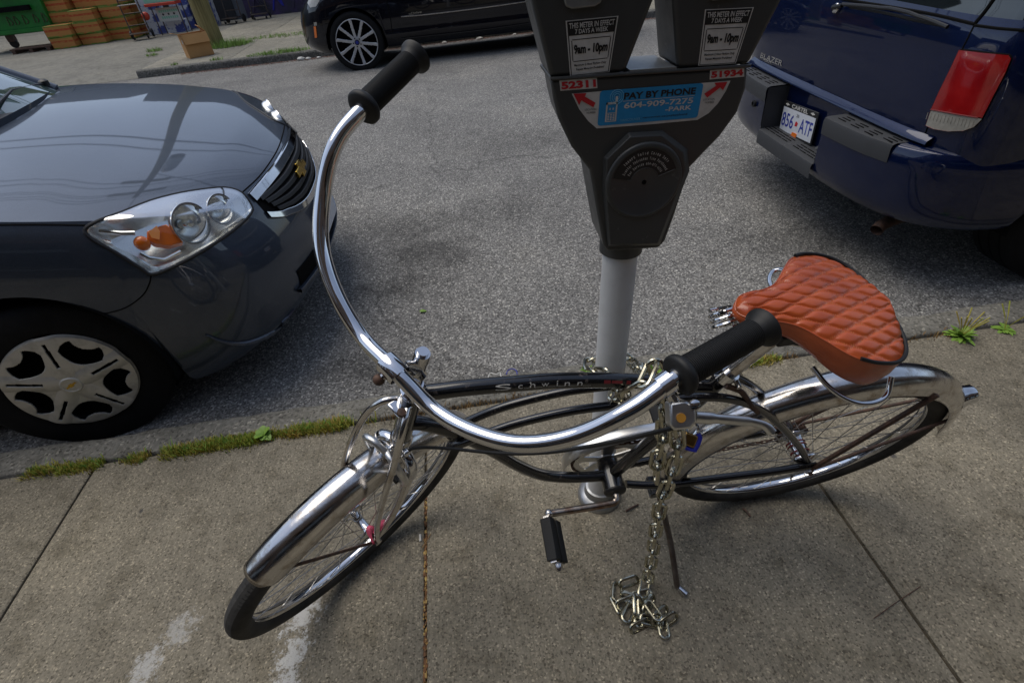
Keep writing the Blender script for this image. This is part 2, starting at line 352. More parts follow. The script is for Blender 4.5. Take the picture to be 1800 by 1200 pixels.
def slab(x0, x1, y0, y1, z, jz):
    g = .0045; x0 += g; x1 -= g; y0 += g; y1 -= g; b = .006; h = .025
    zz = [z+random.uniform(-jz, jz) for _ in range(4)]
    base = [(x0, y0), (x1, y0), (x1, y1), (x0, y1)]; ins = [(x0+b, y0+b), (x1-b, y0+b), (x1-b, y1-b), (x0+b, y1-b)]
    vs_ = [(p[0], p[1], z-h) for p in base]+[(p[0], p[1], q-.005) for p, q in zip(base, zz)]+[(p[0], p[1], q) for p, q in zip(ins, zz)]
    return MB().add(vs_, [(i, (i+1) % 4, 4+(i+1) % 4, 4+i) for i in range(4)]+[(4+i, 4+(i+1) % 4, 8+(i+1) % 4, 8+i) for i in range(4)]+[(8, 9, 10, 11)])
ROWS = [(1.392, .06), (.06, -1.27), (-1.27, -2.95)]
for i in range(len(JX)-1):
    for (ya, yb) in ROWS:
        slab(JX[i], JX[i+1], yb, ya, 0., .0015).build('slab', M['sidewalk'], sw)
# near kerb: worn cast kerb stones with a ragged road edge
def kerb_mesh(x0, x1, dx, ya, yb, ztop, zbot, amp, sgn=1, seed=0):
    n = int((x1-x0)/dx)+1; rows = []
    for i in range(n):
        x = x0+(x1-x0)*i/(n-1); w = lambda k, s=5.: mnoise.noise(V((x*s, k*7.3+seed, 0)))
        e = yb+sgn*amp*(w(1, 3)+.7*w(2, 14)); a = ya+.004*w(9, 9)
        rows.append([V((x, a, zbot)), V((x, a, ztop-.010)), V((x, a+sgn*.006, ztop-.002+.003*w(3, 12))), V((x, a+sgn*.05, ztop+.004*w(4, 12))), V((x, ya+(yb-ya)*.6, ztop+.005*w(5, 15))),
                     V((x, e-sgn*.02, ztop-.004+.006*w(6, 18))), V((x, e-sgn*.004, ztop-.016+.006*w(7, 18))), V((x, e, ztop-.04)), V((x, e+sgn*.006, (ztop+zbot)/2)), V((x, e+sgn*.008, zbot))])
    return MB().grid(rows)
struct(kerb_mesh(-3.6, 4.2, .022, KY0+.006, KY1, 0., -.16, .010).build('kerb', M['kerb'], smooth=70))
struct(kerb_mesh(-30, -3.605, .4, KY0+.006, KY1, 0., -.16, .006).build('kerb', M['kerb'], smooth=70))
struct(kerb_mesh(4.205, 30, .4, KY0+.006, KY1, 0., -.16, .006).build('kerb', M['kerb'], smooth=70))
# far side: kerb, pavement and the alley apron
FX0 = onz(205, 143, 0.).x
struct(kerb_mesh(FX0, 6, .05, FKY+.16, FKY, .015, -.2, .02, sgn=-1, seed=5).build('far_kerb', M['farkerb'], smooth=70))
struct(kerb_mesh(6.01, 40, .5, FKY+.16, FKY, .015, -.2, .02, sgn=-1, seed=6).build('far_kerb', M['farkerb'], smooth=70))
fs = struct(MB().box(((FX0+40)/2, 14.2, -.105), (40-FX0, 7.2, .19)).build('far_sidewalk', M['dirt']))
fj = [FX0+1.52*k for k in range(0, 24)]
for i in range(len(fj)-1):
    for ya, yb in ((10.615, 12.1), (12.1, 13.6), (13.6, 15.1), (15.1, 16.6), (16.6, 17.75)):
        slab(fj[i], fj[i+1], ya, yb, .012, .004).build('slab', M['farwalk'], fs)
ap = []
for x in [-60+2*k for k in range(20)]+[FX0-3, FX0-1.5, FX0-.6, FX0-.012]:
    ap.append([V((x, FKY-.02, ROAD_Z+.004)), V((x, FKY+.35, -.06)), V((x, FKY+1.2, -.012)), V((x, 13, .0)), V((x, 20, .0)), V((x, 60, .0))])
struct(MB().grid(ap).build('alley_apron', M['apron']))

# moss and grass in the joint behind the kerb
def tuft_strip(name, m, spots, n, h, label, w=.0016, spread=.012):
    mb = MB()
    for k in range(n):
        x0, x1, y, dens = random.choice(spots)
        x = random.uniform(x0, x1)
        if mnoise.noise(V((x*4.2, 7.7, 0)))+.6*mnoise.noise(V((x*13, 1.3, 0)))+.48 < random.uniform(-.12, .34): continue
        yy = y+random.gauss(0, spread); a = random.uniform(0, 2*pi); hh = h*random.uniform(.4, 1.25)*(1+.7*mnoise.noise(V((x*9, 4.4, 0)))); l = random.uniform(.2, 1.1)*hh
        p = V((x, yy, -.012)); tip = p+V((cos(a)*l, sin(a)*l, hh+.012)); s = V((-sin(a), cos(a), 0))*w*random.uniform(.7, 1.5)
        mid = (p+tip)/2+V((0, 0, hh*.18))
        mb.add([p-s, p+s, mid+s*.9, mid-s*.9, tip], [(0, 1, 2, 3), (3, 2, 4)])
    return tag(mb.build(name, m, smooth=0), label, None, None, 'stuff')
G0 = [(-1.75, -.45, 1.387, 1.), (-1.2, -.5, 1.392, 1.), (-1.6, -.9, 1.380, 1.), (.55, 1.12, 1.392, .9), (-1.1, -.55, 1.40, 1.)]
tuft_strip('grass', M['moss'], G0, 17000, .018, 'low green moss and grass along the kerb joint', spread=.013)
tuft_strip('grass', M['green'], G0, 2600, .026, 'brighter grass blades along the kerb joint', spread=.011)
tuft_strip('grass', M['dry'], [(-1.8, -.4, 1.385, .5), (-.4, .35, 1.392, .2), (.5, 1.2, 1.392, .5), (1.5, 1.85, 1.385, .8), (-1.5, -.9, 1.38, .6)], 2600, .014, 'dry brown grass scraps along the kerb joint', spread=.012)

# grit swept into the gutter by the kerb
mb = MB(); random.seed(21)
for k in range(1500):
    x = random.uniform(-1.4, 2.3); y = 1.565+abs(random.gauss(0, .075)); r = random.uniform(.0015, .0048)*(1.3 if k % 9 == 0 else 1); z = road_z(y)+r*.4
    a = random.uniform(0, 3); q = [V((x+cos(a+2.09*j)*r, y+sin(a+2.09*j)*r*random.uniform(.6, 1), z+random.uniform(-.3, .3)*r)) for j in range(3)]+[V((x, y, z+r*.8))]
    mb.add(q, [(0, 1, 3), (1, 2, 3), (2, 0, 3)])
M['grit'] = mat('gutter_grit', (.24, .22, .19), .9, vcol=(.10, .09, .08), vs=60)
tag(mb.build('gravel', M['grit'], smooth=0), 'fine grit swept against the kerb edge', None, None, 'stuff')
# ------------------------------------------------------------------ twin parking meter on its post
M['meter'] = mat('meter_grey_paint', (.046, .047, .045), .42, spec=.5, vcol=(.13, .128, .12), vs=38, lo=.66, hi=.74, bump=.10, bs=420, rvar=.06)
M['post_paint'] = mat('grey_post_paint', (.58, .585, .58), .45, spec=.5, vcol=(.46, .46, .45), vs=9, lo=.45, hi=.75, rvar=.1, bump=.05)
M['plate_silver'] = mat('silver_plate', (.30, .31, .31), .38, .6, var=.15, vs=30)
MY = .868
def mq(px, py, y=MY): return ony(px, py, y)
mt = thing('parking_meter', 'dark grey twin-head parking meter on a grey steel post behind the bicycle', 'parking meter', (.276, .921, 0))
PB, PT = V((.276, .921, 0)), V((.304, .921, .93))
post = MB().tube([PB, PB.lerp(PT, .5), PT], .0365, 28).build('post', M['post_paint'], mt)
MB().lathe([(.066, 0), (.066, .010), (.060, .020), (.047, .026), (.043, .050), (.0370, .052), (.030, .052)], PB, PT-PB, 32).build('base_flange', M['steel'], mt)
MB().lathe([(.044, 0), (.044, .03), (.037, .034)], PB.lerp(PT, .925), PT-PB, 28).build('collar', M['meter'], mt)
# lower housing: outline of the front face, bottom to top
R_ = [(1159, 437), (1170, 424), (1186, 380), (1200, 337), (1213, 296), (1234, 274), (1267, 240), (1297, 199), (1312, 157), (1316, 118)]
L_ = [(967, 140), (973, 176), (982, 210), (1005, 259), (1037, 300), (1041, 322), (1051, 380), (1061, 432), (1069, 443)]
front = [mq(*p) for p in R_+L_]
def slabbed(front_, y1, inset, name, m, parent, bev):
    cx = sum(p.x for p in front_)/len(front_); cz = sum(p.z for p in front_)/len(front_)
    back = [V((cx+(p.x-cx)*inset, y1, cz+(p.z-cz)*(1-(1-inset)*.3))) for p in front_]; n = len(front_)
    mb = MB().add(front_+back, [tuple(range(n)), tuple(reversed(range(n, 2*n)))]+[(i, (i+1) % n, n+(i+1) % n, n+i) for i in range(n)])
    return mb.build(name, m, parent, bevel=bev, bseg=3, smooth=30)
slabbed(front, MY+.108, .95, 'housing', M['meter'], mt, .006)
MX = .33
def P2(x, z, y=MY): return V((MX+x, y, z))
hL = [(-.172, 1.2105), (-.052, 1.2045), (-.014, 1.298), (-.011, 1.37), (-.035, 1.425), (-.105, 1.45), (-.172, 1.43), (-.2, 1.38), (-.197, 1.315)]
hR = [(.033, 1.2005), (.152, 1.1945), (.187, 1.279), (.19, 1.36), (.165, 1.41), (.10, 1.435), (.036, 1.415), (.011, 1.365), (.0145, 1.297)]
for k, h in enumerate((hL, hR)):
    hd = slabbed([P2(*p, MY+.003) for p in h], MY+.100, .97, 'meter_head', M['meter'], mt, .007)
    hd['label'] = ('left' if k == 0 else 'right')+' meter head with a white hours sticker'
# raised lip round the tray between the heads
def edge_strip(pts, r, name, m, parent): return MB().tube(pts, r, 8).build(name, m, parent)
tl = P2(-.173, 1.2095); tr = P2(.153, 1.193)
edge_strip([tl+V((.004, .104, 0)), tl+V((.002, .01, 0)), tl, P2(-.05, 1.2035), P2(.036, 1.199), tr, tr+V((-.002, .01, 0)), tr+V((-.004, .104, 0))], .0028, 'lip', M['meter'], mt)
MB().prism([(-.046, 1.2035), (.030, 1.1995), (.030, 1.2045), (-.046, 1.2085)], P2(0, 0), (1, 0, 0), (0, 0, 1), (0, 1, 0), .104).build('tray', M['plate_silver'], mt)
# coin vault panel with octagonal shoulder
oct_ = [(1160, 432), (1212, 300), (1209, 262), (1165, 229), (1104, 232), (1060, 276), (1058, 330), (1068, 434)]
oin = [(1156, 428), (1205, 300), (1201, 268), (1163, 238), (1108, 241), (1067, 280), (1065, 330), (1073, 430)]
A = [mq(*p, MY+.001) for p in oct_]; B_ = [mq(*p, MY-.012) for p in oin]
MB().add(A+B_, [tuple(range(8, 16))]+[(i, (i+1) % 8, 8+(i+1) % 8, 8+i) for i in range(8)]).build('coin_vault', M['meter'], mt, bevel=.0015)
DC = mq(1131, 319, MY-.012); DR = .0665
dial = MB().lathe([(DR+.003, -.001), (DR+.002, .003), (DR, .0045), (DR-.004, .005), (DR-.006, .0035), (0.0001, .0035)], DC, (0, -1, 0), 48).build('vault_door', M['meter'], mt)
MB().lathe([(.0042, .0030), (.0042, .0042), (.003, .0042), (.0029, .0036), (.0001, .0036)], DC, (0, -1, 0), 12).build('keyhole', M['matte_black'], dial)
tilt = radians(3)
def dial_pt(r, a, h=.0039): return DC+V((cos(a)*r, -h, sin(a)*r))
a0, a1 = radians(14)+tilt, radians(163)+tilt
MB().grid([[dial_pt(r, a0+(a1-a0)*k/40, .0040) for k in range(41)] for r in (.026, .040, .0585)]).build('instruction_label', M['ink'], dial)
edge = [dial_pt(.0255, a0+(a1-a0)*k/30, .0042) for k in range(31)]
MB().tube([dial_pt(.056, a0, .0042)]+edge+[dial_pt(.032, a1, .0042)], .0007, 6).build('label_edge', M['meter'], dial)
def arc_text(s, r, h, a_mid, step, name):
    n = len(s); mb = []
    for i, ch in enumerate(s):
        if ch == ' ': continue
        a = a_mid-(i-(n-1)/2)*step; er = V((cos(a), 0, sin(a))); et = V((sin(a), 0, -cos(a)))
        tall = ch.isupper() or ch.isdigit() or ch in 'ldbhfkt'; hh = h if tall else h*.78
        if ch in '-.,': hh = h*.12
        c = DC+er*(r+(hh/2 if ch != '-' else h*.4))+V((0, -.0046, 0))
        me = text_mesh(ch, name, M['white'], lambda x, y: c+et*x+er*y, height=hh, width=(min(step*r*.62, h*.6) if ch not in 'il.1I' else h*.16), bold=.02)
        mb.append(me)
    bm = bmesh.new()
    for me in mb: bm.from_mesh(me)
    me = bpy.data.meshes.new(name); bm.to_mesh(me); bm.free(); me.materials.append(M['white'])
    return link(name, me, dial)
arc_text('Insert Valid Coins Only', .0490, .0050, radians(88), radians(4.4), 'lettering')
arc_text('Display Indicates Time Purchased.', .0400, .0048, radians(88), radians(4.1), 'lettering')
arc_text('For Service 604-871-6210', .0310, .0046, radians(90), radians(5.2), 'lettering')
# ---- stickers
def quadmap(tl_, tr_, bl_, br_):
    return lambda u, v: bl_.lerp(br_, u).lerp(tl_.lerp(tr_, u), v)
def patch_quad(q, u0, u1, v0, v1, off): return [q(u, v)+V((0, -off, 0)) for u, v in ((u0, v0), (u1, v0), (u1, v1), (u0, v1))]
def qtext(q, body, u, v, wu, hv, off, m, parent, bold=0., spacing=1., shear=0.):
    W_ = (q(1, .5)-q(0, .5)).length; H_ = (q(.5, 1)-q(.5, 0)).length
    me = text_mesh(body, 'lettering', m, lambda x, y: q(u+x/W_, v+y/H_)+V((0, -off, 0)), width=wu*W_, height=hv*H_, bold=bold, spacing=spacing, shear=shear)
    return link('lettering', me, parent)
def hours_sticker(tl_, tr_, bl_, br_):
    q = quadmap(tl_, tr_, bl_, br_)
    st_ = MB().add(patch_quad(q, 0, 1, 0, 1, .0005), [(0, 1, 2, 3)]).build('hours_sticker', M['white'], mt, smooth=0)
    mb = MB(); o = .0008
    for r in ((.0, 1, .735, .985),): mb.add(patch_quad(q, .025, .975, r[2], r[3], o), [(0, 1, 2, 3)])
    for (u0, u1, v0, v1) in ((.025, .975, .012, .022), (.025, .045, .022, .735), (.955, .975, .022, .735), (.10, .90, .655, .668), (.10, .90, .265, .278), (.085, .102, .285, .648), (.898, .915, .285, .648)):
        mb.add(patch_quad(q, u0, u1, v0, v1, o), [(0, 1, 2, 3)])
    mb.build('printed_frame', M['ink'], st_, smooth=0)
    qtext(q, 'THIS METER IN EFFECT', .5, .905, .88, .095, .0012, M['white'], st_, .02)
    qtext(q, '7 DAYS A WEEK', .5, .80, .66, .082, .0012, M['white'], st_, .02)
    qtext(q, '9am - 10pm', .5, .465, .74, .215, .0010, M['ink'], st_, .05)
    qtext(q, 'Maximum 2 Hour Parking Only', .5, .195, .76, .055, .0010, M['ink'], st_, .02)
    qtext(q, 'Repeat Metering Prohibited', .5, .115, .68, .055, .0010, M['ink'], st_, .02)
SY = MY+.0028
hours_sticker(mq(994, 37, SY), mq(1087, 28, SY), mq(1002, 135, SY), mq(1071, 127, SY))
hours_sticker(mq(1239, 17, SY), mq(1325, 13, SY), mq(1227, 116, SY), mq(1293, 112, SY))
def number_sticker(body, tl_, tr_, bl_, br_):
    q = quadmap(*[mq(*p) for p in (tl_, tr_, bl_, br_)])
    s_ = MB().add(patch_quad(q, 0, 1, 0, 1, .0006), [(0, 1, 2, 3)]).build('number_sticker', M['white'], mt, smooth=0)
    qtext(q, body, .5, .5, .93, .74, .0011, M['red_ink'], s_, .05)
number_sticker('52311', (983, 142), (1049, 137), (985, 160), (1050, 155))
number_sticker('51934', (1248, 124), (1308, 119), (1247, 140), (1308, 135))
wh = [(1005, 165), (1284, 142), (1276, 160), (1262, 182), (1246, 199), (1226, 211), (1140, 219), (1049, 226), (1034, 213), (1018, 192)]
ps = MB().add([mq(*p, MY-.0005) for p in reversed(wh)], [tuple(range(len(wh)))]).build('payment_sticker', M['white'], mt, smooth=0)
qb = quadmap(*[mq(*p, MY-.0009) for p in ((1055, 160), (1237, 146), (1050, 222), (1226, 207))])
n_ = 5; rr = []
for (cu, cv, a_) in ((.965, .92, 0), (.035, .92, 90), (.035, .08, 180), (.965, .08, 270)):
    for k in range(n_):
        a = radians(a_+90*k/(n_-1)); rr.append(qb(cu+.035*cos(a), cv+.08*sin(a)))
MB().add(rr, [tuple(range(len(rr)))]).build('blue_panel', M['blue_ink'], ps, smooth=0)
qtext(qb, 'PAY BY PHONE', .585, .80, .70, .19, .0004, M['ink'], ps, .035)
qtext(qb, '604-909-7275', .585, .53, .68, .17, .0004, M['white'], ps, .02)
qtext(qb, '-PARK', .79, .33, .26, .13, .0004, M['white'], ps, .02)
qtext(qb, 'vancouver.ca/paybyphone', .665, .135, .45, .075, .0004, M['ink'], ps, .005)
qtext(qb, 'VANCOUVER', .32, .115, .20, .07, .0004, M['pale_blue_ink'], ps)
mb = MB()
def qrect(u0, u1, v0, v1): mb.add(patch_quad(qb, u0, u1, v0, v1, .0004), [(0, 1, 2, 3)])
qrect(.23, .93, .655, .668)
for (u0, u1, v0, v1) in ((.07, .085, .12, .66), (.165, .18, .12, .66), (.07, .18, .10, .125), (.07, .18, .60, .66), (.08, .17, .34, .36), (.155, .178, .66, .82), (.105, .115, .44, .50), (.135, .145, .44, .50)): qrect(u0, u1, v0, v1)
for i in range(3):
    for j in range(4): qrect(.090+.026*i, .108+.026*i, .145+.048*j, .178+.048*j)
mb.build('phone_icon', M['white'], ps, smooth=0)
for r in (.045, .075, .105):
    MB().tube([qb(.167+r*.62*cos(t*pi/14), .80+r*1.9*sin(t*pi/14))+V((0, -.0002, 0)) for t in range(28)], .0004, 4, closed=True).build('signal_ring', M['pale_blue_ink'], ps)
for pl in ([(1008, 165), (1031, 164), (1028, 170), (1047, 181), (1043, 189), (1022, 177), (1018, 185)], [(1279, 144), (1271, 159), (1266, 154), (1243, 172), (1238, 165), (1259, 151), (1256, 146)]):
    MB().add([mq(*p, MY-.0012) for p in pl], [tuple(range(7))]).build('arrow', M['red_ink'], ps, smooth=0)
for (cx, cy, dx) in ((1038, 196, 0), (1246, 178, 0)):
    q = quadmap(*[mq(*p, MY-.0009) for p in ((cx-11, cy-5), (cx+11, cy-6.5), (cx-11, cy+5), (cx+11, cy+3.5))])
    qtext(q, 'LOCATION', .5, .75, .9, .36, .0003, M['ink'], ps); qtext(q, 'NUMBER', .55, .2, .72, .36, .0003, M['ink'], ps)
# coin plates at the top of each head
for (x0, x1, z0) in ((-.150, -.092, 1.2985), (.064, .120, 1.2885)):
    pl = [(x0+.012, z0), (x1-.012, z0), (x1-.003, z0+.004), (x1, z0+.014), (x1, z0+.058), (x0, z0+.058), (x0, z0+.014), (x0+.003, z0+.004)]
    cp = MB().prism(pl, P2(0, 0, MY+.004), (1, 0, 0), (0, 0, 1), (0, -1, 0), .006).build('coin_plate', M['plate_silver'], mt, bevel=.002)
    MB().prism([(x1-.021, z0+.012), (x1-.008, z0+.012), (x1-.008, z0+.028), (x1-.021, z0+.028)], P2(0, 0, MY-.0018), (1, 0, 0), (0, 0, 1), (0, -1, 0), .003).build('coin_slot', M['matte_black'], cp)

# ------------------------------------------------------------------ bicycle
M['leather'] = None
def m_leather():
    m, t, b = nt('tan_leather'); L = t.links; tc = nd(t, 'ShaderNodeTexCoord'); P = tc.outputs['Object']
    n1 = nd(t, 'ShaderNodeTexNoise', i_Scale=14., i_Detail=5.); v = nd(t, 'ShaderNodeTexVoronoi', i_Scale=520.)
    L.new(P, n1.inputs['Vector']); L.new(P, v.inputs['Vector'])
    r = ramp(t, n1.outputs['Fac'], [(.25, (.34, .058, .015)), (.5, (.47, .088, .022)), (.75, (.54, .115, .030))])
    at = nd(t, 'ShaderNodeAttribute', attribute_name='stitch')
    dash = nd(t, 'ShaderNodeTexWave', i_Scale=95.); L.new(P, dash.inputs['Vector'])
    dm = ramp(t, dash.outputs['Fac'], [(.45, 0.), (.55, 1.)]); mu = nd(t, 'ShaderNodeMath', operation='MULTIPLY'); L.new(at.outputs['Fac'], mu.inputs[0]); L.new(dm.outputs[0], mu.inputs[1])
    L.new(mixc(t, mu.outputs[0], r.outputs[0], (.55, .19, .06)), b.inputs['Base Color'])
    b.inputs['Roughness'].default_value = .27; b.inputs['Specular IOR Level'].default_value = .6
    bp = nd(t, 'ShaderNodeBump', i_Strength=.12, i_Distance=.001); L.new(v.outputs['Distance'], bp.inputs['Height']); L.new(bp.outputs[0], b.inputs['Normal'])
    return m
M['leather'] = m_leather()
M['brass'] = mat('brass', (.42, .26, .09), .3, 1., var=.3, vs=60)
M['blue_plastic'] = mat('blue_plastic', (.02, .025, .30), .4)
M['pink_cloth'] = mat('pink_cloth', (.75, .11, .20), .75, var=.2, vs=60)
M['decal_red'] = mat('red_decal', (.16, .012, .016), .5)
M['amber'] = mat('amber_badge', (.42, .20, .03), .4)
M['spoke'] = mat('spoke_steel', (.50, .49, .47), .3, 1.)
M['rusty_crank'] = mat('rusty_crank', (.42, .38, .34), .3, 1., vcol=(.20, .09, .045), vs=16, lo=.45, hi=.62)

PSI, PHI, WR = -.007, .279, .331
BF = V((-cos(PSI), -sin(PSI), 0)); _l0 = V((sin(PSI), -cos(PSI), 0))
BU = V((0, 0, cos(PHI)))+_l0*sin(PHI); BL = _l0*cos(PHI)-V((0, 0, sin(PHI)))
BG = V((.736, .753, .335*cos(PHI)))-BU*.335
def BW(s, t, n=0): return BG+BF*s+BU*t+BL*n
def bst(px, py, n=0):
    d = ray(px, py); O = BG+BL*n; return CP+d*((O-CP).dot(BL)/d.dot(BL))
def bsn(px, py, t):
    d = ray(px, py); O = BG+BU*t; return CP+d*((O-CP).dot(BU)/d.dot(BU))
TH = radians(71.); AX = BF*(-cos(TH))+BU*sin(TH)
RM = Matrix.Rotation(radians(39.55), 3, AX)
E1 = RM@(BF*sin(TH)+BU*cos(TH)); E3 = RM@BL
FO = BW(.924, .694)
def FK(a, h, w=0): return FO+E1*a+AX*h+E3*w
bike = thing('bicycle', 'black and chrome cruiser bicycle with a quilted tan saddle, leaning on its kickstand', 'bicycle', (.29, .76, 0))
M['bp'] = M['black_paint']
# ---- frame
HT = lambda t: (.924-(t-.694)*.344, t)
frame = MB().tube([BW(*HT(.715)), BW(*HT(.845)), BW(*HT(.868))], .0175, 20).build('frame', M['bp'], bike)
MB().lathe([(.019, -.01), (.021, -.004), (.021, .006), (.018, .012)], BW(*HT(.712)), AX, 20).build('lower_headset', M['chrome_old'], bike)
MB().lathe([(.018, -.006), (.021, .0), (.021, .008), (.0155, .014), (.018, .016), (.018, .023), (.014, .027)], BW(*HT(.868)), AX, 20).build('upper_headset', M['chrome'], bike)
TOP = [(.868, .858), (.843, .86), (.786, .858), (.714, .85), (.64, .84), (.563, .821), (.503, .802), (.42, .770), (.335, .733)]
top_pts = crom([BW(*p) for p in TOP], 6)
MB().tube(top_pts, .0137, 16).build('top_tube', M['bp'], frame)
DOWN = [(.900, .765), (.872, .760), (.825, .712), (.780, .640), (.744, .572), (.71, .502), (.66, .425), (.60, .380), (.54, .358), (.482, .345)]
MB().tube(crom([BW(*p) for p in DOWN], 6), .0135, 16).build('down_tube', M['bp'], frame)
BBs, BBt = .482, .342
SC = (.328, .748)
MB().tube([BW(BBs, BBt), BW(.40, .55), BW(*SC), BW(.318, .776)], .0145, 16).build('seat_tube', M['bp'], frame)
for sg in (1, -1):
    CT = [(.835, .668, .010), (.808, .692, .019), (.744, .728, .020), (.683, .748, .020), (.604, .760, .020), (.523, .757, .020), (.44, .752, .021), (.373, .752, .026), (.302, .726, .029), (.207, .641, .030), (.075, .463, .033), (.004, .352, .044)]
    MB().tube(crom([BW(a, b, sg*c) for a, b, c in CT], 6), .0083, 12).build('cantilever_tube', M['bp'], frame)
    CS = [(.45, .335, .024), (.40, .322, .030), (.33, .318, .036), (.2, .330, .044), (.1, .338, .050), (.0, .343, .052)]
    MB().tube(crom([BW(a, b, sg*c) for a, b, c in CS], 5), .0098, 12).build('chain_stay', M['bp'], frame)
    MB().prism([(-.02, -.022), (.03, -.014), (.03, .016), (-.01, .022)], BW(0, .340, sg*.050), BF, BU, BL*sg, .005).build('dropout', M['bp'], frame, bevel=.002)
MB().tube([BW(BBs, BBt, -.036), BW(BBs, BBt, .036)], .0265, 24).build('bottom_bracket', M['bp'], frame)
MB().lathe([(.027, 0), (.028, .004), (.025, .009), (.017, .011), (.011, .012)], BW(BBs, BBt, .036), BL, 20).build('bearing_cup', M['black_plastic'], bike)
# brand lettering laid round the near side of the top tube
def tube_text(body, i0, ang0, h, m, w, parent, bold=.0, spacing=1.):
    seglen = [0]
    for a, b in zip(top_pts, top_pts[1:]): seglen.append(seglen[-1]+(b-a).length)
    def along(d):
        for k in range(len(seglen)-1):
            if seglen[k+1] >= d: return top_pts[k].lerp(top_pts[k+1], (d-seglen[k])/(seglen[k+1]-seglen[k]))
        return top_pts[-1]
    def place(x, y):
        d = i0+x; p = along(d); tg = (along(d+.004)-along(d-.004)).normalized()
        up = (BU-tg*BU.dot(tg)).normalized(); lf = BL
        a = ang0+y/.0137
        return p+(lf*cos(a)+up*sin(a))*.01405
    me = text_mesh(body, 'lettering', m, place, width=w, height=h, bold=bold, spacing=spacing); return link('lettering', me, parent)
for i, (ch, d0, hh, ww) in enumerate((('S', .148, .0095, .026), ('c', .176, .0062, .0075), ('h', .196, .0095, .009), ('w', .217, .0062, .012), ('i', .237, .0088, .0022), ('n', .254, .0062, .009), ('n', .276, .0062, .009))):
    tube_text(ch, d0, radians(33)+(hh-.0062)/2/.0137, hh, M['white'], ww, frame)
for d0, w_ in ((.150, .012), (.187, .010), (.206, .013), (.228, .012), (.245, .012), (.265, .014), (.289, .014)):
    tube_text('_', d0, radians(33)-.0034/.0137, .0007, M['white'], w_, frame)
for d0, w_, hh in ((.325, .012, .006), (.343, .02, .005), (.365, .008, .006)):
    tube_text('_', d0, radians(45), hh, M['decal_red'], w_, frame)
# ---- wheels
def wheel(hub, fwd, up, ax, name, a_off=0.):
    hub = V(hub); w = MB(); SEG = 380; rows = []
    R0, tw = WR-.0255, .0240
    for k in range(SEG):
        th = 2*pi*k/SEG; d = fwd*cos(th)+up*sin(th); row = []
        for j in range(18):
            ph = pi*.16+(2*pi-.32*pi)*j/17; x = -cos(ph); y = sin(ph)
            r = R0+x*.0255; lat = y*tw
            if x > .35:
                z = (k+(1 if y > 0 else 0)+int(abs(y)*5)) % 2; r += (.0016 if z else -.0010)
            row.append(hub+d*r+ax*lat)
        rows.append(row)
    root = w.grid(rows, cu=True).build(name, M['tyre'], bike, smooth=28); root['label'] = 'black tread tyre'
    prof = [(.0150, .297), (.0165, .303), (.0150, .305), (.0135, .297), (.0125, .286), (.0085, .281), (0, .279), (-.0085, .281), (-.0125, .286), (-.0135, .297), (-.0150, .305), (-.0165, .303), (-.0150, .297)]
    MB().grid([[hub+(fwd*cos(2*pi*k/96)+up*sin(2*pi*k/96))*r+ax*l for l, r in prof] for k in range(96)], cu=True).build('rim', M['chrome'], root)
    for i in range(36):
        sg = 1 if i % 2 else -1; a = 2*pi*i/36+a_off; tw_ = (1 if (i//2) % 2 else -1)*radians(68)
        p = hub+(fwd*cos(a)+up*sin(a))*.283+ax*sg*.004; q = hub+(fwd*cos(a+tw_)+up*sin(a+tw_))*.024+ax*sg*.030
        MB().tube([p, q], .0010, 5, cap=False).build('spoke', M['spoke'], root)
        d = (p-q).normalized(); MB().tube([p+d*.002, p-d*.012], .0017, 6).build('spoke_nipple', M['spoke'], root)
    MB().lathe([(.0035, -.018), (.003, .02), (.0042, .021), (.0042, .035), (.002, .037)], hub+(fwd*cos(-1.9)+up*sin(-1.9))*.27, -(fwd*cos(-1.9)+up*sin(-1.9)), 8).build('valve', M['rubber'], root)
    return root
def arc_fender(hub, fwd, up, ax, g0, g1, R, name, tip=6):
    rows = []; n = 90
    for i in range(n+1):
        f = i/n; g = radians(g0+(g1-g0)*f); d = fwd*cos(g)+up*sin(g)
        e = min(f*n, (1-f)*n)/tip; wf = 1. if e > 1 else sqrt(max(0., 1-(1-e)**2))*.55+.45
        row = []
        for j in range(17):
            c_ = -1+2*j/16; a = c_*radians(96)*wf
            row.append(V(hub)+d*(R-.041*(1-cos(a)))+ax*(.0365*sin(a)))
        rows.append(row)
    o = MB().grid(rows).build(name, M['chrome_old'], bike, smooth=60)
    s = o.modifiers.new('solid', 'SOLIDIFY'); s.thickness = .0014; s.offset = -1
    return o
FF = E1*sin(TH)-AX*cos(TH); FUp = E1*cos(TH)+AX*sin(TH)
FH = FK(.046, -.404, -.018); FH_HUB = FH
wf_ = wheel(FH, FF, FUp, E3, 'front_tyre')
RH = BW(0, WR)
wr_ = wheel(RH, BF, BU, BL, 'rear_tyre', .05)
ff_ = arc_fender(FH, FF, FUp, E3, 62, 181, .358, 'front_fender')
rf_ = arc_fender(RH, BF, BU, BL, -14, 178, .358, 'rear_fender')
MB().lathe([(.030, -.034), (.030, -.031), (.017, -.028), (.0115, -.02), (.0115, .02), (.017, .028), (.030, .031), (.030, .034), (.012, .036), (.0055, .040)], FH, E3, 24).build('front_hub', M['chrome'], wf_)
MB().tube([FH-E3*.066, FH+E3*.066], .0048, 10).build('front_axle', M['rust'], wf_)
MB().lathe([(.034, -.034), (.034, -.031), (.024, -.028), (.022, -.02), (.022, .018), (.026, .024), (.034, .030), (.034, .034), (.028, .037), (.018, .041), (.006, .044)], RH, BL, 28).build('rear_hub', M['chrome'], wr_)
for nn in (-.012, -.004, .012): MB().lathe([(.0225, -.002), (.0238, -.001), (.0238, .001), (.0225, .002)], RH+BL*nn, BL, 24, cap=False).build('hub_band', M['decal_red'], wr_)
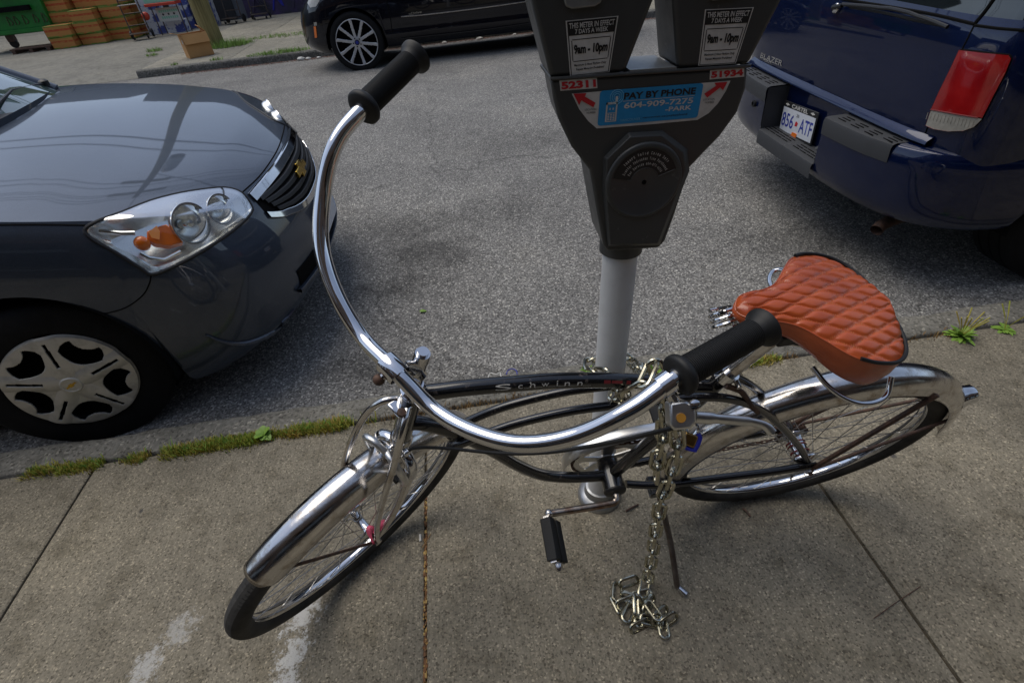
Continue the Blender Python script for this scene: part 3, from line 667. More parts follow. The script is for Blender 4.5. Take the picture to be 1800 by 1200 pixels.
MB().tube([RH-BL*.072, RH+BL*.072], .005, 10).build('rear_axle', M['rust'], wr_)
for h_, ax_, par in ((RH, BL, wr_), (FH, E3, wf_)):
    for sg in (1, -1): MB().lathe([(.0095, 0), (.0095, .008), (.005, .009)], h_+ax_*sg*.058, ax_*sg, 6).build('axle_nut', M['chrome_old'], par)
# cogs, chain ring, chain, guard
gear = MB()
for k, (r, n0) in enumerate(((.030, -.047), (.036, -.042), (.042, -.037))):
    gear.lathe([(r-.012, 0), (r, 0), (r, .002), (r-.012, .002)], RH+BL*n0, BL, 32)
gear.build('rear_cog', M['rust'], wr_)
BBc = BW(BBs, BBt)
CRn = -.044
ring = MB(); rows = []
ring.grid([[BBc+BL*(CRn+z)+(BF*cos(2*pi*k/92)+BU*sin(2*pi*k/92))*(r+(.004 if (r > .085 and k % 2) else 0)) for k in range(92)] for r, z in ((.070, -.0015), (.088, -.0015), (.088, .0015), (.070, .0015))], cu=True, cv=True)
for k in range(5):
    a = 2*pi*k/5+.3; d = BF*cos(a)+BU*sin(a); e = -BF*sin(a)+BU*cos(a)
    ring.add([BBc+BL*(CRn+z)+d*r+e*w for z in (-.0015, .0015) for r, w in ((.016, -.011), (.072, -.015), (.072, .015), (.016, .011))], [(0, 1, 2, 3), (7, 6, 5, 4), (0, 4, 5, 1), (1, 5, 6, 2), (2, 6, 7, 3)])
ring.lathe([(.026, -.003), (.026, .003)], BBc+BL*CRn, BL, 24)
ring.build('chain_ring', M['alu'], bike, smooth=30)
def drive_path():
    r1, r2, D = .0885, .037, (BBc-RH).length; f = (BBc-RH).normalized(); u = BL.cross(f)*-1
    if u.dot(BU) < 0: u = -u
    al = acos((r1-r2)/D); P = []
    for k in range(21): a = al+(2*pi-2*al)*k/20; P.append(RH+f*cos(a)*r2+u*sin(a)*r2)
    for k in range(31): a = -al+2*al*k/30; P.append(BBc+f*cos(a)*r1+u*sin(a)*r1)
    return P, u
dp, du = drive_path(); L_tot = [0]; dpc = dp+[dp[0]]
for a, b in zip(dpc, dpc[1:]): L_tot.append(L_tot[-1]+(b-a).length)
dm = MB(); N_ = int(L_tot[-1]/.0127)
def at_len(P, Ls, d):
    for k in range(len(Ls)-1):
        if Ls[k+1] >= d: return P[k].lerp(P[k+1], (d-Ls[k])/max(1e-9, Ls[k+1]-Ls[k]))
    return P[-1]
for i in range(N_):
    d = L_tot[-1]*i/N_; p = at_len(dpc, L_tot, d); q = at_len(dpc, L_tot, min(L_tot[-1], d+.0127)); t_ = (q-p).normalized(); x = t_; z = BL; y = z.cross(x)
    Mx = Matrix((x, y, z)).transposed(); c = (p+q)/2+BL*CRn
    for sg in (1, -1): dm.box(c+z*sg*(.0032 if i % 2 else .0018), (.0165, .0065, .001), Mx)
    dm.tube([p+BL*(CRn-.0035), p+BL*(CRn+.0035)], .0028, 6)
tag(dm.build('drive_chain', M['rust'], bike), 'dark bicycle drive chain', None, None, 'stuff')
GD = crom([V((.592, .315)), V((.588, .352)), V((.566, .398)), V((.527, .429)), V((.448, .455)), V((.374, .462)), V((.352, .462))], 6)
g1 = []
for p in GD:
    i = GD.index(p); tg = (GD[min(i+1, len(GD)-1)]-GD[max(i-1, 0)]).normalized(); nrm = V((tg.y, -tg.x))
    if nrm.y < 0 and i > 8: nrm = -nrm
    inn = V((p.x-.482, p.y-.342)).normalized() if i < 20 else V((0, 1))
    g1.append([BW(p.x, p.y, -.034), BW(p.x, p.y, -.066), BW(p.x+inn.x*-.003, p.y+inn.y*-.003, -.069), BW(p.x-inn.x*.030, p.y-inn.y*.030, -.071)])
cg = MB().grid(g1).build('chain_guard', M['alu'], bike, smooth=50); sm = cg.modifiers.new('solid', 'SOLIDIFY'); sm.thickness = .0014
# cranks, pedals
def pedal(s, t, n0, sg, rot=radians(66)):
    PF = BF*cos(rot)+BU*sin(rot); PU = -BF*sin(rot)+BU*cos(rot)
    p = MB().tube([BW(s, t, sg*n0), BW(s, t, sg*(n0+.108))], .006, 10).build('pedal', M['chrome_old'], bike)
    for ds in (-.020, .020):
        r_ = MB()
        prof = [(-.013, -.011), (-.013, .011), (-.009, .014), (-.004, .0115), (0, .014), (.004, .0115), (.009, .014), (.013, .011), (.013, -.011), (.009, -.014), (.004, -.0115), (0, -.014), (-.004, -.0115), (-.009, -.014)]
        r_.prism(prof, BW(s, t, sg*(n0+.010))+PF*ds, PF, PU, BL*sg, .092).build('pedal_rubber', M['rubber'], p, bevel=.001)
    for n in (.006, .104): MB().box(BW(s, t, sg*(n0+n)), (.05, .014, .004), Matrix((PF, PU, BL)).transposed()).build('pedal_plate', M['chrome_old'], p)
    MB().lathe([(.009, 0), (.009, .010), (.005, .016)], BW(s, t, sg*(n0+.106)), BL*sg, 10).build('pedal_cap', M['chrome_old'], p)
CRK = [(BBs, BBt, .036), (BBs, BBt, .055), (BBs+.006, BBt+.001, .064), (BBs+.02, BBt+.002, .068), (.56, .348, .070), (.647, .354, .072)]
MB().tube(crom([BW(*p) for p in CRK], 5), [.0095]*12+[.0088]*14, 12).build('crank_arm', M['rusty_crank'], bike)
MB().sphere(BW(.650, .354, .072), .0115, 12).build('crank_eye', M['chrome_old'], bike)
pedal(.650, .354, .078, 1)
CRR = [(BBs, BBt, -.036), (BBs, BBt, -.058), (BBs-.008, BBt, -.074), (.45, .340, -.076), (.318, .334, -.078)]
MB().tube(crom([BW(*p) for p in CRR], 5), .009, 12).build('crank_arm', M['rusty_crank'], bike); pedal(.318, .334, .082, -1)
M['dull_steel'] = mat('dull_steel', (.20, .17, .145), .4, .7, vcol=(.10, .075, .06), vs=30)
# kickstand
kf = V((.404, .598, .008)); kt = bst(1158, 866, .030)
MB().tube(crom([kt, kt.lerp(kf, .5)+V((.004, 0, 0)), kf+V((-.006, .012, .035)), kf+V((-.001, .004, .006)), kf+V((.014, -.014, 0))], 5), .0078, 10).build('kickstand', M['dull_steel'], bike)
MB().tube([kf+V((-.001, .004, .006)), kf+V((.0145, -.0145, 0))], .0088, 10).build('kickstand_foot', M['chrome'], bike)
MB().box(kt-BL*.016+BU*.006, (.05, .03, .05), Matrix((BF, BU, BL)).transposed()).build('kickstand_bracket', M['bp'], bike, bevel=.003)
# fork, truss rods, stem
MB().tube([FK(0, .03), FK(0, -.012), FK(.002, -.030)], .0150, 16).build('fork_steerer', M['chrome_old'], bike)
MB().tube(crom([FK(.004, -.060, -.046), FK(.004, -.030, -.043), FK(.003, -.014, -.026), FK(.003, -.008, 0), FK(.003, -.014, .026), FK(.004, -.030, .043), FK(.004, -.060, .046)], 5), .0125, 12).build('fork_crown', M['chrome'], bike)
for sg in (1, -1):
    BLD = [(.004, -.03, .044), (.003, -.12, .047), (.006, -.22, .050), (.016, -.31, .052), (.032, -.37, .053), (.046, -.404, .053)]
    MB().tube(crom([FK(a, b, sg*c-.018*max(0, -b)/.404) for a, b, c in BLD], 5), [.0125-.005*i/25 for i in range(26)], 12, ell=(1.15, .85), hint=E1).build('fork_blade', M['chrome_old'], bike)
    ROD = [(.018, .165, .012), (.036, .158, .026), (.054, .118, .040), (.070, .03, .050), (.076, -.08, .055), (.073, -.20, .059), (.060, -.32, .061), (.046, -.400, .061)]
    MB().tube(crom([FK(a, b, sg*c-.018*max(0, -b)/.404) for a, b, c in ROD], 5), .0062, 10).build('truss_rod', M['chrome_old'], bike)
MB().box(FK(.022, .165, 0), (.034, .006, .030), Matrix((E1, AX, E3)).transposed()).build('truss_bracket', M['chrome'], bike, bevel=.003)
MB().lathe([(.0075, 0), (.0075, .006), (.004, .007)], FK(.034, .172, .014), AX, 8).build('bracket_bolt', M['rust'], bike)
quill = MB().tube([FK(0, .185), FK(0, .286)], .0112, 16).build('stem', M['chrome'], bike)
MB().lathe([(.0125, -.012), (.0125, .004), (.0115, .0065), (.0085, .0065), (.0085, .012), (.0001, .012)], FK(0, .286), AX, 16).build('stem_bolt', M['chrome'], quill)
MB().tube(crom([FK(-.002, .238), FK(.012, .262), FK(.034, .287), FK(.056, .304)], 5), [.0135]*6+[.0125]*10, 14).build('stem_extension', M['chrome'], quill)
HB = [(.056, .304, 0), (.050, .292, .071), (.044, .314, .138), (.026, .349, .198), (-.007, .396, .241), (-.046, .452, .267), (-.105, .488, .281), (-.22, .522, .315)]
HBs = [(a, b, -c) for a, b, c in reversed(HB[1:])]+HB
hb_pts = crom([FK(*p) for p in HBs], 10)
MB().tube(hb_pts, .0113, 20).build('handlebar', M['chrome'], bike)
ci = len(hb_pts)//2
MB().tube(hb_pts[ci-2:ci+3], .0168, 20).build('stem_clamp', M['chrome'], quill)
c0 = hb_pts[ci]; pk = atd(666, 667, depth_of(c0)+.004)
MB().tube([c0, pk], .005, 8).build('clamp_bolt', M['chrome_old'], quill); MB().sphere(pk, .0085, 12).build('clamp_nut', M['rust'], quill)
def grip(sg):
    a = FK(-.098, .4862, sg*.2795); b = FK(-.225, .5235, sg*.3165); d = b-a; Lg = d.length; prof = [(.0115, -.002), (.0225, -.001), (.0252, .002), (.0252, .007), (.0225, .011), (.0175, .013)]
    x = .014
    while x < Lg-.018:
        prof += [(.0170, x), (.0182, x+.0006), (.0182, x+.0012), (.0170, x+.0018)]; x += .0024
    prof += [(.0178, Lg-.016), (.0205, Lg-.010), (.0246, Lg-.005), (.0250, Lg-.001), (.022, Lg+.0015), (.012, Lg), (.0001, Lg)]
    return MB().lathe(prof, a, d, 32).build('grip', M['rubber'], bike, smooth=50)
grip(1); grip(-1)
# brake lever on the near bar, cable, front caliper
bp_ = FK(-.085, .477, .2755); bd = depth_of(bp_)
bt = (FK(-.105, .488, .281)-FK(-.046, .452, .267)).normalized()
MB().lathe([(.0122, -.008), (.0142, -.008), (.0142, .008), (.0122, .008)], bp_, bt, 24).build('lever_clamp', M['chrome'], bike)
LV = lambda px, py, dd=0.: atd(px, py, bd+dd)
pl = [LV(1177, 708), LV(1205, 703), LV(1223, 712), LV(1226, 742), LV(1214, 754), LV(1186, 757), LV(1178, 748)]
back = [p+FW*.022 for p in pl]; n = len(pl)
lev = MB().add(pl+back, [tuple(range(n)), tuple(reversed(range(n, 2*n)))]+[(i, (i+1) % n, n+(i+1) % n, n+i) for i in range(n)]).build('lever_bracket', M['alu'], bike, bevel=.003)
MB().tube([bp_, LV(1190, 712, .010)], .007, 10).build('bracket_band', M['chrome'], lev)
MB().lathe([(.0052, -.001), (.0055, .0012), (.0001, .0012)], LV(1197, 734, -.0002), -FW, 20).build('round_badge', M['amber'], lev)
MB().lathe([(.006, -.002), (.006, .003), (.003, .0045), (.0001, .0045)], LV(1221, 711, 0), -FW, 14).build('pivot_screw', M['chrome'], lev)
MB().tube(crom([LV(1222, 733, .011), LV(1250, 735, .011), LV(1290, 738, .012), LV(1325, 742, .013), LV(1346, 749, .014), LV(1357, 760, .014)], 5), [.0085]*6+[.0068]*8+[.0056]*7+[.0058]*5, 12, ell=(1, .7)).build('brake_lever', M['alu'], bike)
d1 = depth_of(FK(.036, -.004, .045))
cab = []
for (px, py, f) in ((1182, 752, 0.), (1150, 760, .06), (1090, 774, .2), (1020, 787, .38), (960, 795, .5), (900, 797, .62), (850, 794, .72), (790, 788, .84), (745, 786, .92), (722, 789, .97), (712, 799, 1.)):
    cab.append(atd(px, py, bd+.012+(d1-bd-.012)*f))
MB().tube(crom(cab, 5), .0029, 8).build('brake_cable', M['rubber'], bike)
cal = MB().tube(crom([FK(.034, .010, -.004), FK(.038, .012, .024), FK(.036, -.006, .046), FK(.028, -.034, .053), FK(.022, -.060, .051), FK(.018, -.078, .040)], 5), .0068, 10).build('brake_caliper', M['alu'], bike)
MB().tube(crom([FK(.036, .010, .004), FK(.042, .022, -.022), FK(.042, .010, -.044), FK(.034, -.022, -.054), FK(.024, -.060, -.051), FK(.018, -.078, -.040)], 5), .0068, 10).build('caliper_arm', M['alu'], cal)
MB().tube([FK(.01, .006, 0), FK(.048, .008, 0)], .0062, 10).build('caliper_bolt', M['chrome'], cal)
for sg in (1, -1):
    MB().box(FK(.014, -.082, sg*.030), (.030, .012, .014), Matrix((E1, AX, E3)).transposed()).build('brake_pad', M['rubber'], cal, bevel=.002)
    MB().lathe([(.007, 0), (.007, .006), (.004, .010), (.0001, .010)], FK(.018, -.080, sg*.042), E3*sg, 10).build('pad_bolt', M['chrome_old'], cal)
MB().lathe([(.004, -.006), (.0055, 0), (.0055, .012), (.003, .016)], cab[-1], V(cab[-2])-V(cab[-1]), 10).build('cable_end', M['chrome'], cal)
# fender stays
fe = lambda g, n: FH+(FF*cos(radians(g))+FUp*sin(radians(g)))*.326+E3*n
re_ = lambda g, n: RH+(BF*cos(radians(g))+BU*sin(radians(g)))*.330+BL*n
for sg in (1, -1):
    MB().tube([FH+E3*sg*.060, fe(70, sg*.031)], .0035, 8).build('fender_stay', M['rust'], ff_)
    MB().tube([RH+BL*sg*.060, re_(158, sg*.030)], .0040, 8).build('fender_stay', M['rust'], rf_)
    MB().tube([RH+BL*sg*.060, re_(118, sg*.036)], .0058, 8).build('fender_stay', M['rust'], rf_)
# tail reflector cup
tp = RH+(BF*cos(radians(150))+BU*sin(radians(150)))*.352; td = (BF*cos(radians(168))+BU*sin(radians(168)))
MB().lathe([(.030, -.012), (.026, .002), (.022, .014), (.0215, .026), (.018, .030), (.0001, .031)], tp, td, 24).build('tail_reflector', M['chrome'], rf_)
# seat post, clamp
MB().tube([BW(.334, .73), BW(.255, .905)], .0125, 18).build('seat_post', M['chrome_old'], bike)
sc_ = MB().lathe([(.0185, -.011), (.0185, .011), (.0135, .011)], BW(.318, .772), BW(.255, .905)-BW(.334, .73), 20).build('seat_clamp', M['chrome'], bike)
MB().tube([BW(.302, .764, -.022), BW(.302, .764, .026)], .005, 10).build('clamp_bolt', M['chrome_old'], sc_)
MB().tube(crom([BW(.325, .765, .018), BW(.300, .750, .022), BW(.285, .735, .024), BW(.262, .700, .034), BW(.240, .672, .036)], 4), .0055, 8).build('fender_bracket', M['rust'], bike)
# ---- saddle
SN, SR = .357, .098
S_TAB = [(0, .0), (.012, .011), (.05, .022), (.13, .029), (.22, .032), (.32, .044), (.41, .067), (.52, .096), (.62, .108), (.70, .111), (.80, .109), (.88, .099), (.94, .080), (.98, .050), (1, .0)]
def s_half(u):
    for (a, va), (b, vb) in zip(S_TAB, S_TAB[1:]):
        if u <= b: f = (u-a)/(b-a); return interp_h(u)
    return 0.
def interp_h(x):
    T = S_TAB
    for i in range(len(T)-1):
        (a, va), (b, vb) = T[i], T[i+1]
        if x <= b:
            if i == 0: return vb*sqrt(max(0, x/b))
            if i == len(T)-2: return va*sqrt(max(0, (b-x)/(b-a)))
            h = b-a; t = (x-a)/h; ma = (vb-T[i-1][1])/(b-T[i-1][0]); mb_ = (T[i+2][1]-va)/(T[i+2][0]-a)
            return (2*t**3-3*t*t+1)*va+(t**3-2*t*t+t)*h*ma+(-2*t**3+3*t*t)*vb+(t**3-t*t)*h*mb_
    return 0.
def s_top(u): return .970-.046*u+.010*sin(u*pi)
def s_pt(u, v, dh=0.):
    hw = s_half(u); n = v*hw; s = SN+(SR-SN)*u
    t = s_top(u)-(.007+.011*u)*abs(v)**2.4+(.004*((u-.8)/.2)**2 if u > .8 else 0)-(.006*(1-u/.06)**2 if u < .06 else 0)
    return s, t+dh, n-.006
def quilt(u, v):
    x = u*.259; y = v*s_half(u); p = .0128; A_ = .0049; lam = .058
    ln = lambda k: k*p+(1 if k % 2 else -1)*A_*cos(2*pi*x/lam)
    k = math.floor(y/p)-1; d = 9
    for q in range(k, k+4): d = min(d, abs(y-ln(q)))
    edge = min(1, max(0, (1-abs(v))/.10))*min(1, max(0, (u-.03)/.06))*min(1, max(0, (1-u)/.03))
    return d, edge
NU, NV = 150, 100; rows = []; st_at = []
for i in range(NU+1):
    u = .5-.5*cos(pi*i/NU); row = []
    for j in range(NV+1):
        v = -1+2*j/NV; d, e = quilt(u, v)
        hgt = (.0058*(1-math.exp(-d/.0024))-.0030)*e
        a, b_, c_ = s_pt(u, v, hgt); row.append(BW(a, b_, c_)); st_at.append(1. if (d < .0006 and e > .3) else 0.)
    rows.append(row)
me = bpy.data.meshes.new('saddle'); vv = [tuple(p) for r in rows for p in r]; m_ = NV+1
me.from_pydata(vv, [], [(i*m_+j, i*m_+j+1, (i+1)*m_+j+1, (i+1)*m_+j) for i in range(NU) for j in range(NV)])
me.materials.append(M['leather']); at_ = me.attributes.new('stitch', 'FLOAT', 'POINT'); at_.data.foreach_set('value', st_at); me.shade_smooth()
saddle = link('saddle', me, bike); saddle['label'] = 'quilted tan leather saddle top'
if (me.polygons[NU*NV//2].normal).dot(BU) < 0: me.flip_normals()
# skirt: runs from the top edge down and in, all the way round
def rim_loop():
    P = []; K = 90
    for i in range(0, K+1): P.append((.5-.5*cos(pi*i/K), -1))
    for i in range(K-1, 0, -1): P.append((.5-.5*cos(pi*i/K), 1))
    return P
rl = rim_loop(); sk = []
cs, cn = .215, -.006
for (u, v) in rl:
    a, b_, c_ = s_pt(u, v); dep = .024+.062*min(1, u*1.12); row = []
    dx, dn = a-cs, c_-cn; ln_ = hypot(dx, dn) or 1
    for f, inn in ((0, 0), (.12, -.0016), (.4, -.002), (.7, .002), (.92, .008), (1., .016)):
        row.append(BW(a-dx/ln_*inn, b_-dep*f, c_-dn/ln_*inn))
    sk.append(row)
MB().grid(sk, cu=True).build('saddle_skirt', M['leather'], saddle, smooth=60)
base_ring = [r[-1]-BU*.0 for r in sk]
MB().add(base_ring, [tuple(range(len(base_ring)))]).build('saddle_base', M['black_plastic'], saddle, smooth=0)
pip = [sk[i][0]+BU*(.0022+.003*max(0, rl[i][0]-.8)/.2) for i in range(len(sk)) if (rl[i][0] > .56)]
MB().tube(pip, .0031, 8).build('piping', M['rubber'], saddle)
MB().tube([sk[i][0]+BU*.0003 for i in range(len(sk)) if rl[i][0] <= .56 and rl[i][1] > 0], .0010, 6).build('seam', M['leather'], saddle)
MB().tube([sk[i][0]+BU*.0003 for i in range(len(sk)) if rl[i][0] <= .56 and rl[i][1] < 0], .0010, 6).build('seam', M['leather'], saddle)
# under-carriage
def coil(org, axis, r, pitch, turns, wire, name):
    x, y, a = frame_from(axis); P = [V(org)+a*pitch*k/14+(x*cos(2*pi*k/14)+y*sin(2*pi*k/14))*r for k in range(int(14*turns)+1)]
    return MB().tube(P, wire, 8).build(name, M['chrome'], saddle)
coil(atd(1277, 576, depth_of(BW(.345, .915, -.012))), UP*.9-RT*.25, .0200, .0090, 3.6, .0032, 'nose_spring')
for sg in (1, -1): coil(BW(.150, .838, sg*.072-.006), BU, .016, .010, 3.6, .0032, 'rear_spring')
MB().tube(crom([bsn(1428, 645, .845), bsn(1452, 675, .838), bsn(1480, 697, .832), bsn(1512, 709, .828), bsn(1542, 706, .828), bsn(1560, 692, .832), bsn(1567, 662, .850)], 5), .0042, 10).build('saddle_rail', M['chrome'], saddle)
MB().tube(crom([bsn(1356, 508, .895), bsn(1352, 490, .890), bsn(1358, 478, .888), bsn(1370, 474, .892), bsn(1386, 478, .90)], 5), .0042, 10).build('saddle_rail', M['chrome'], saddle)
for sg in (1, -1): MB().tube(crom([BW(.325, .890, sg*.012-.006), BW(.27, .882, sg*.020-.006), BW(.20, .860, sg*.036-.006), BW(.15, .835, sg*.072-.006)], 5), .0042, 10).build('saddle_rail', M['chrome'], saddle)
MB().box(BW(.252, .888, -.006), (.045, .026, .055), Matrix((BF, BU, BL)).transposed()).build('saddle_clamp', M['black_plastic'], saddle, bevel=.004)
# ribbon tied at the fork end
rb = FK(.046, -.392, .050)
def petal(pts, w, name, par=bike):
    rows = []; P = crom(pts, 5)
    for i, p in enumerate(P):
        f = i/(len(P)-1); ww = w*(.35+.65*sin(pi*min(1, f*1.1+.1))); s = (FW.cross((P[min(i+1, len(P)-1)]-P[max(i-1, 0)]))).normalized()
        rows.append([p-s*ww, p-FW*.003*sin(f*6), p+s*ww])
    o = MB().grid(rows).build(name, M['pink_cloth'], par, smooth=80); o.modifiers.new('solid', 'SOLIDIFY').thickness = .0012; return o
dr = depth_of(rb)-.014
rib = petal([atd(657, 934, dr), atd(651, 928, dr-.004), atd(650, 938, dr-.006), atd(657, 956, dr-.004)], .0085, 'ribbon')
petal([atd(660, 931, dr), atd(670, 921, dr-.002), atd(678, 918, dr), atd(680, 930, dr)], .0080, 'ribbon_tail', rib)
MB().tube([atd(652, 931, dr), atd(659, 936, dr-.003), atd(666, 930, dr)], .004, 8).build('ribbon_knot', M['pink_cloth'], rib)

# ------------------------------------------------------------------ security chain and padlock
chain = thing('chain', 'heavy zinc-plated chain locking the bicycle to the meter post, its end piled below', 'chain', (.29, .58, 0))
def link_mesh():
    mb = MB(); Lh, Wh, r = .0165, .0115, .0042; P = []
    for k in range(8): a = -pi/2+pi*k/7; P.append(V((Lh-.0+Wh*cos(a)*.9, Wh*sin(a), 0)))
    for k in range(8): a = pi/2+pi*k/7; P.append(V((-Lh+Wh*cos(a)*.9, Wh*sin(a), 0)))
    return mb.tube(P, r, 8, closed=True).mesh('link', M['zinc'])
LK = link_mesh()
def put_link(c, x, y):
    x = V(x).normalized(); y = V(y); y = (y-x*y.dot(x)).normalized(); z = x.cross(y)
    o = bpy.data.objects.new('link', LK); COL.objects.link(o); o.parent = chain; o.matrix_parent_inverse = Matrix(chain.matrix_basis).inverted()
    o.matrix_basis = Matrix(((x.x, y.x, z.x, c[0]), (x.y, y.y, z.y, c[1]), (x.z, y.z, z.z, c[2]), (0, 0, 0, 1)))
def chain_along(pts, pitch=.037, ph=0):
    P = crom(pts, 12); Ls = [0]
    for a, b in zip(P, P[1:]): Ls.append(Ls[-1]+(b-a).length)
    n = int(Ls[-1]/pitch)
    for i in range(n):
        d = (i+.5)*pitch; p = at_len(P, Ls, d); t_ = (at_len(P, Ls, min(Ls[-1], d+.012))-at_len(P, Ls, max(0, d-.012))).normalized()
        ref = FW.cross(t_).normalized(); oth = t_.cross(ref)
        a = (pi/2 if (i+ph) % 2 else 0)+random.uniform(-.3, .3)+.35
        put_link(p, t_, ref*cos(a)+oth*sin(a))
pc = V((.2935, .921, 0))
loop = [ony(1150, 690, .60), ony(1128, 652, .74), V((pc.x+.054, .905, .545)), V((pc.x+.040, .965, .535)), V((pc.x, .980, .53)), V((pc.x-.045, .955, .53)), ony(1044, 652, .905), ony(1068, 657, .855), ony(1086, 676, .74), ony(1080, 706, .655), ony(1100, 697, .60), ony(1128, 682, .585), ony(1140, 655, .60), ony(1152, 640, .63)]
chain_along(loop, .0385)
chain_along([ony(1150, 640, .615), ony(1172, 690, .60), ony(1186, 745, .585), ony(1191, 790, .58), ony(1178, 840, .578), ony(1163, 880, .58), ony(1153, 930, .582), ony(1146, 980, .588), ony(1138, 1020, .592)], .038)
chain_along([ony(1163, 715, .60), ony(1166, 760, .592), ony(1157, 800, .588), ony(1153, 842, .586)], .038, 1)
pile = [(1105, 1022, .010, 10), (1085, 1040, .008, 70), (1083, 1065, .008, 100), (1105, 1075, .010, 50), (1110, 1050, .020, -30), (1128, 1046, .012, 0), (1140, 1062, .010, 45), (1126, 1082, .008, 60), (1125, 1099, .008, 15), (1145, 1090, .012, -20), (1160, 1078, .010, 30), (1165, 1100, .010, 80), (1174, 1090, .016, 20), (1148, 1072, .024, 110), (1118, 1064, .026, 75), (1132, 1032, .018, 60), (1100, 1058, .018, 10)]
for i, (px, py, z, a) in enumerate(pile):
    c = onz(px, py, z); a = radians(a); tl_ = .25 if i % 2 else 1.0
    put_link(c, (cos(a), sin(a), random.uniform(-.2, .2)), (-sin(a)*cos(tl_), cos(a)*cos(tl_), sin(tl_)))
lk = thing('padlock', 'small brass padlock with a blue bumper hanging on the chain', 'padlock', tuple(ony(1213, 776, .595)))
lc = ony(1211, 772, .592); lx = (RT*.86-UP*.35).normalized(); ly = (UP*.86+RT*.35).normalized()*1
lM = Matrix((lx, ly, lx.cross(ly))).transposed()
MB().box(lc, (.026, .024, .014), lM).build('body', M['brass'], lk, bevel=.003)
MB().tube([lc+lx*a+ly*b for a, b in ((-.004, -.0145), (.006, -.0145), (.0148, -.0135), (.0155, .0), (.0150, .010), (.010, .0135))], .0034, 8, ell=(1, 2.2)).build('bumper', M['blue_plastic'], lk)
MB().tube(crom([lc+lx*-.008+ly*.010, lc+lx*-.014+ly*.024, lc+lx*-.004+ly*.034, lc+lx*.008+ly*.026, lc+lx*.006+ly*.010], 5), .0027, 8).build('shackle', M['chrome'], lk)

# ------------------------------------------------------------------ vehicles
def car_paint(name, col, flake, metal=.35, rough=.30, dust=.0):
    m, t, b = nt(name); L = t.links; tc = nd(t, 'ShaderNodeTexCoord')
    b.inputs['Metallic'].default_value = metal; b.inputs['Roughness'].default_value = rough; b.inputs['Coat Weight'].default_value = 1.; b.inputs['Coat Roughness'].default_value = .015; b.inputs['Specular IOR Level'].default_value = .1
    n = nd(t, 'ShaderNodeTexNoise', i_Scale=900., i_Detail=2.); L.new(tc.outputs['Object'], n.inputs['Vector'])
    r = ramp(t, n.outputs['Fac'], [(.35, col), (.7, flake)])
    n2 = nd(t, 'ShaderNodeTexNoise', i_Scale=3., i_Detail=8., i_Roughness=.7); L.new(tc.outputs['Object'], n2.inputs['Vector'])
    d = ramp(t, n2.outputs['Fac'], [(.5, 0.), (.8, dust)]); L.new(mixc(t, d.outputs[0], r.outputs[0], (.16, .15, .13)), b.inputs['Base Color'])
    cr = nd(t, 'ShaderNodeMapRange', i_3=.01, i_4=.05); L.new(n2.outputs['Fac'], cr.inputs[0]); L.new(cr.outputs[0], b.inputs['Coat Roughness'])
    return m
M['grey_car'] = car_paint('graphite_car_paint', (.038, .048, .066), (.072, .089, .120), .45, .34, .05)
M['blue_car'] = car_paint('blue_car_paint', (.0010, .0042, .024), (.003, .013, .066), .35, .32, .02)
M['black_car'] = car_paint('black_car_paint', (.0012, .0015, .004), (.004, .005, .010), .1, .3, .0)
M['car_glass'] = mat('dark_car_glass', (.006, .009, .009), .03, 0, coat=1., spec=.6)
M['windscreen'] = mat('green_windscreen', (.05, .085, .080), .03, 0, coat=1., spec=.6)
M['lens'] = thin_glass('clear_lens', (.97, .98, .97), .75)
M['reflector'] = mat('headlamp_reflector', (.86, .86, .84), .24, 1., var=.12, vs=14)
M['reflector_grey'] = mat('ribbed_reflector', (.74, .74, .72), .26, 1.)
M['amber_lens'] = mat('amber_lens', (.80, .17, .010), .15, 0, coat=1.)
M['amber_bright'] = mat('bright_amber_lens', (.95, .30, .015), .15, 0, coat=1.)
M['red_lens'] = mat('red_lens', (.26, .004, .006), .12, 0, coat=1., vcol=(.36, .010, .010), vs=10)
M['white_lens'] = mat('white_lens', (.36, .34, .29), .15, 0, coat=1., var=.25, vs=40)
M['gold'] = mat('gold_emblem', (.55, .36, .07), .22, 1.)
M['hubcap'] = mat('silver_hubcap', (.62, .59, .52), .40, .45, rvar=.08, vs=20, vcol=(.42, .40, .34), lo=.5, hi=.75)
M['alloy'] = mat('alloy_rim', (.62, .63, .65), .34, .7, var=.2, vs=20)
M['bumper_pad'] = mat('grey_step_pad', (.042, .044, .048), .62, spec=.4, bump=.3, bs=500)
M['plate_white'] = mat('plate_white', (.62, .64, .68), .35, var=.08, vs=60)
M['plate_blue'] = mat('plate_blue', (.02, .035, .28), .4)
M['car_tyre'] = mat('car_tyre', (.011, .011, .011), .85, spec=.25, var=.3, vs=20, bump=.2)

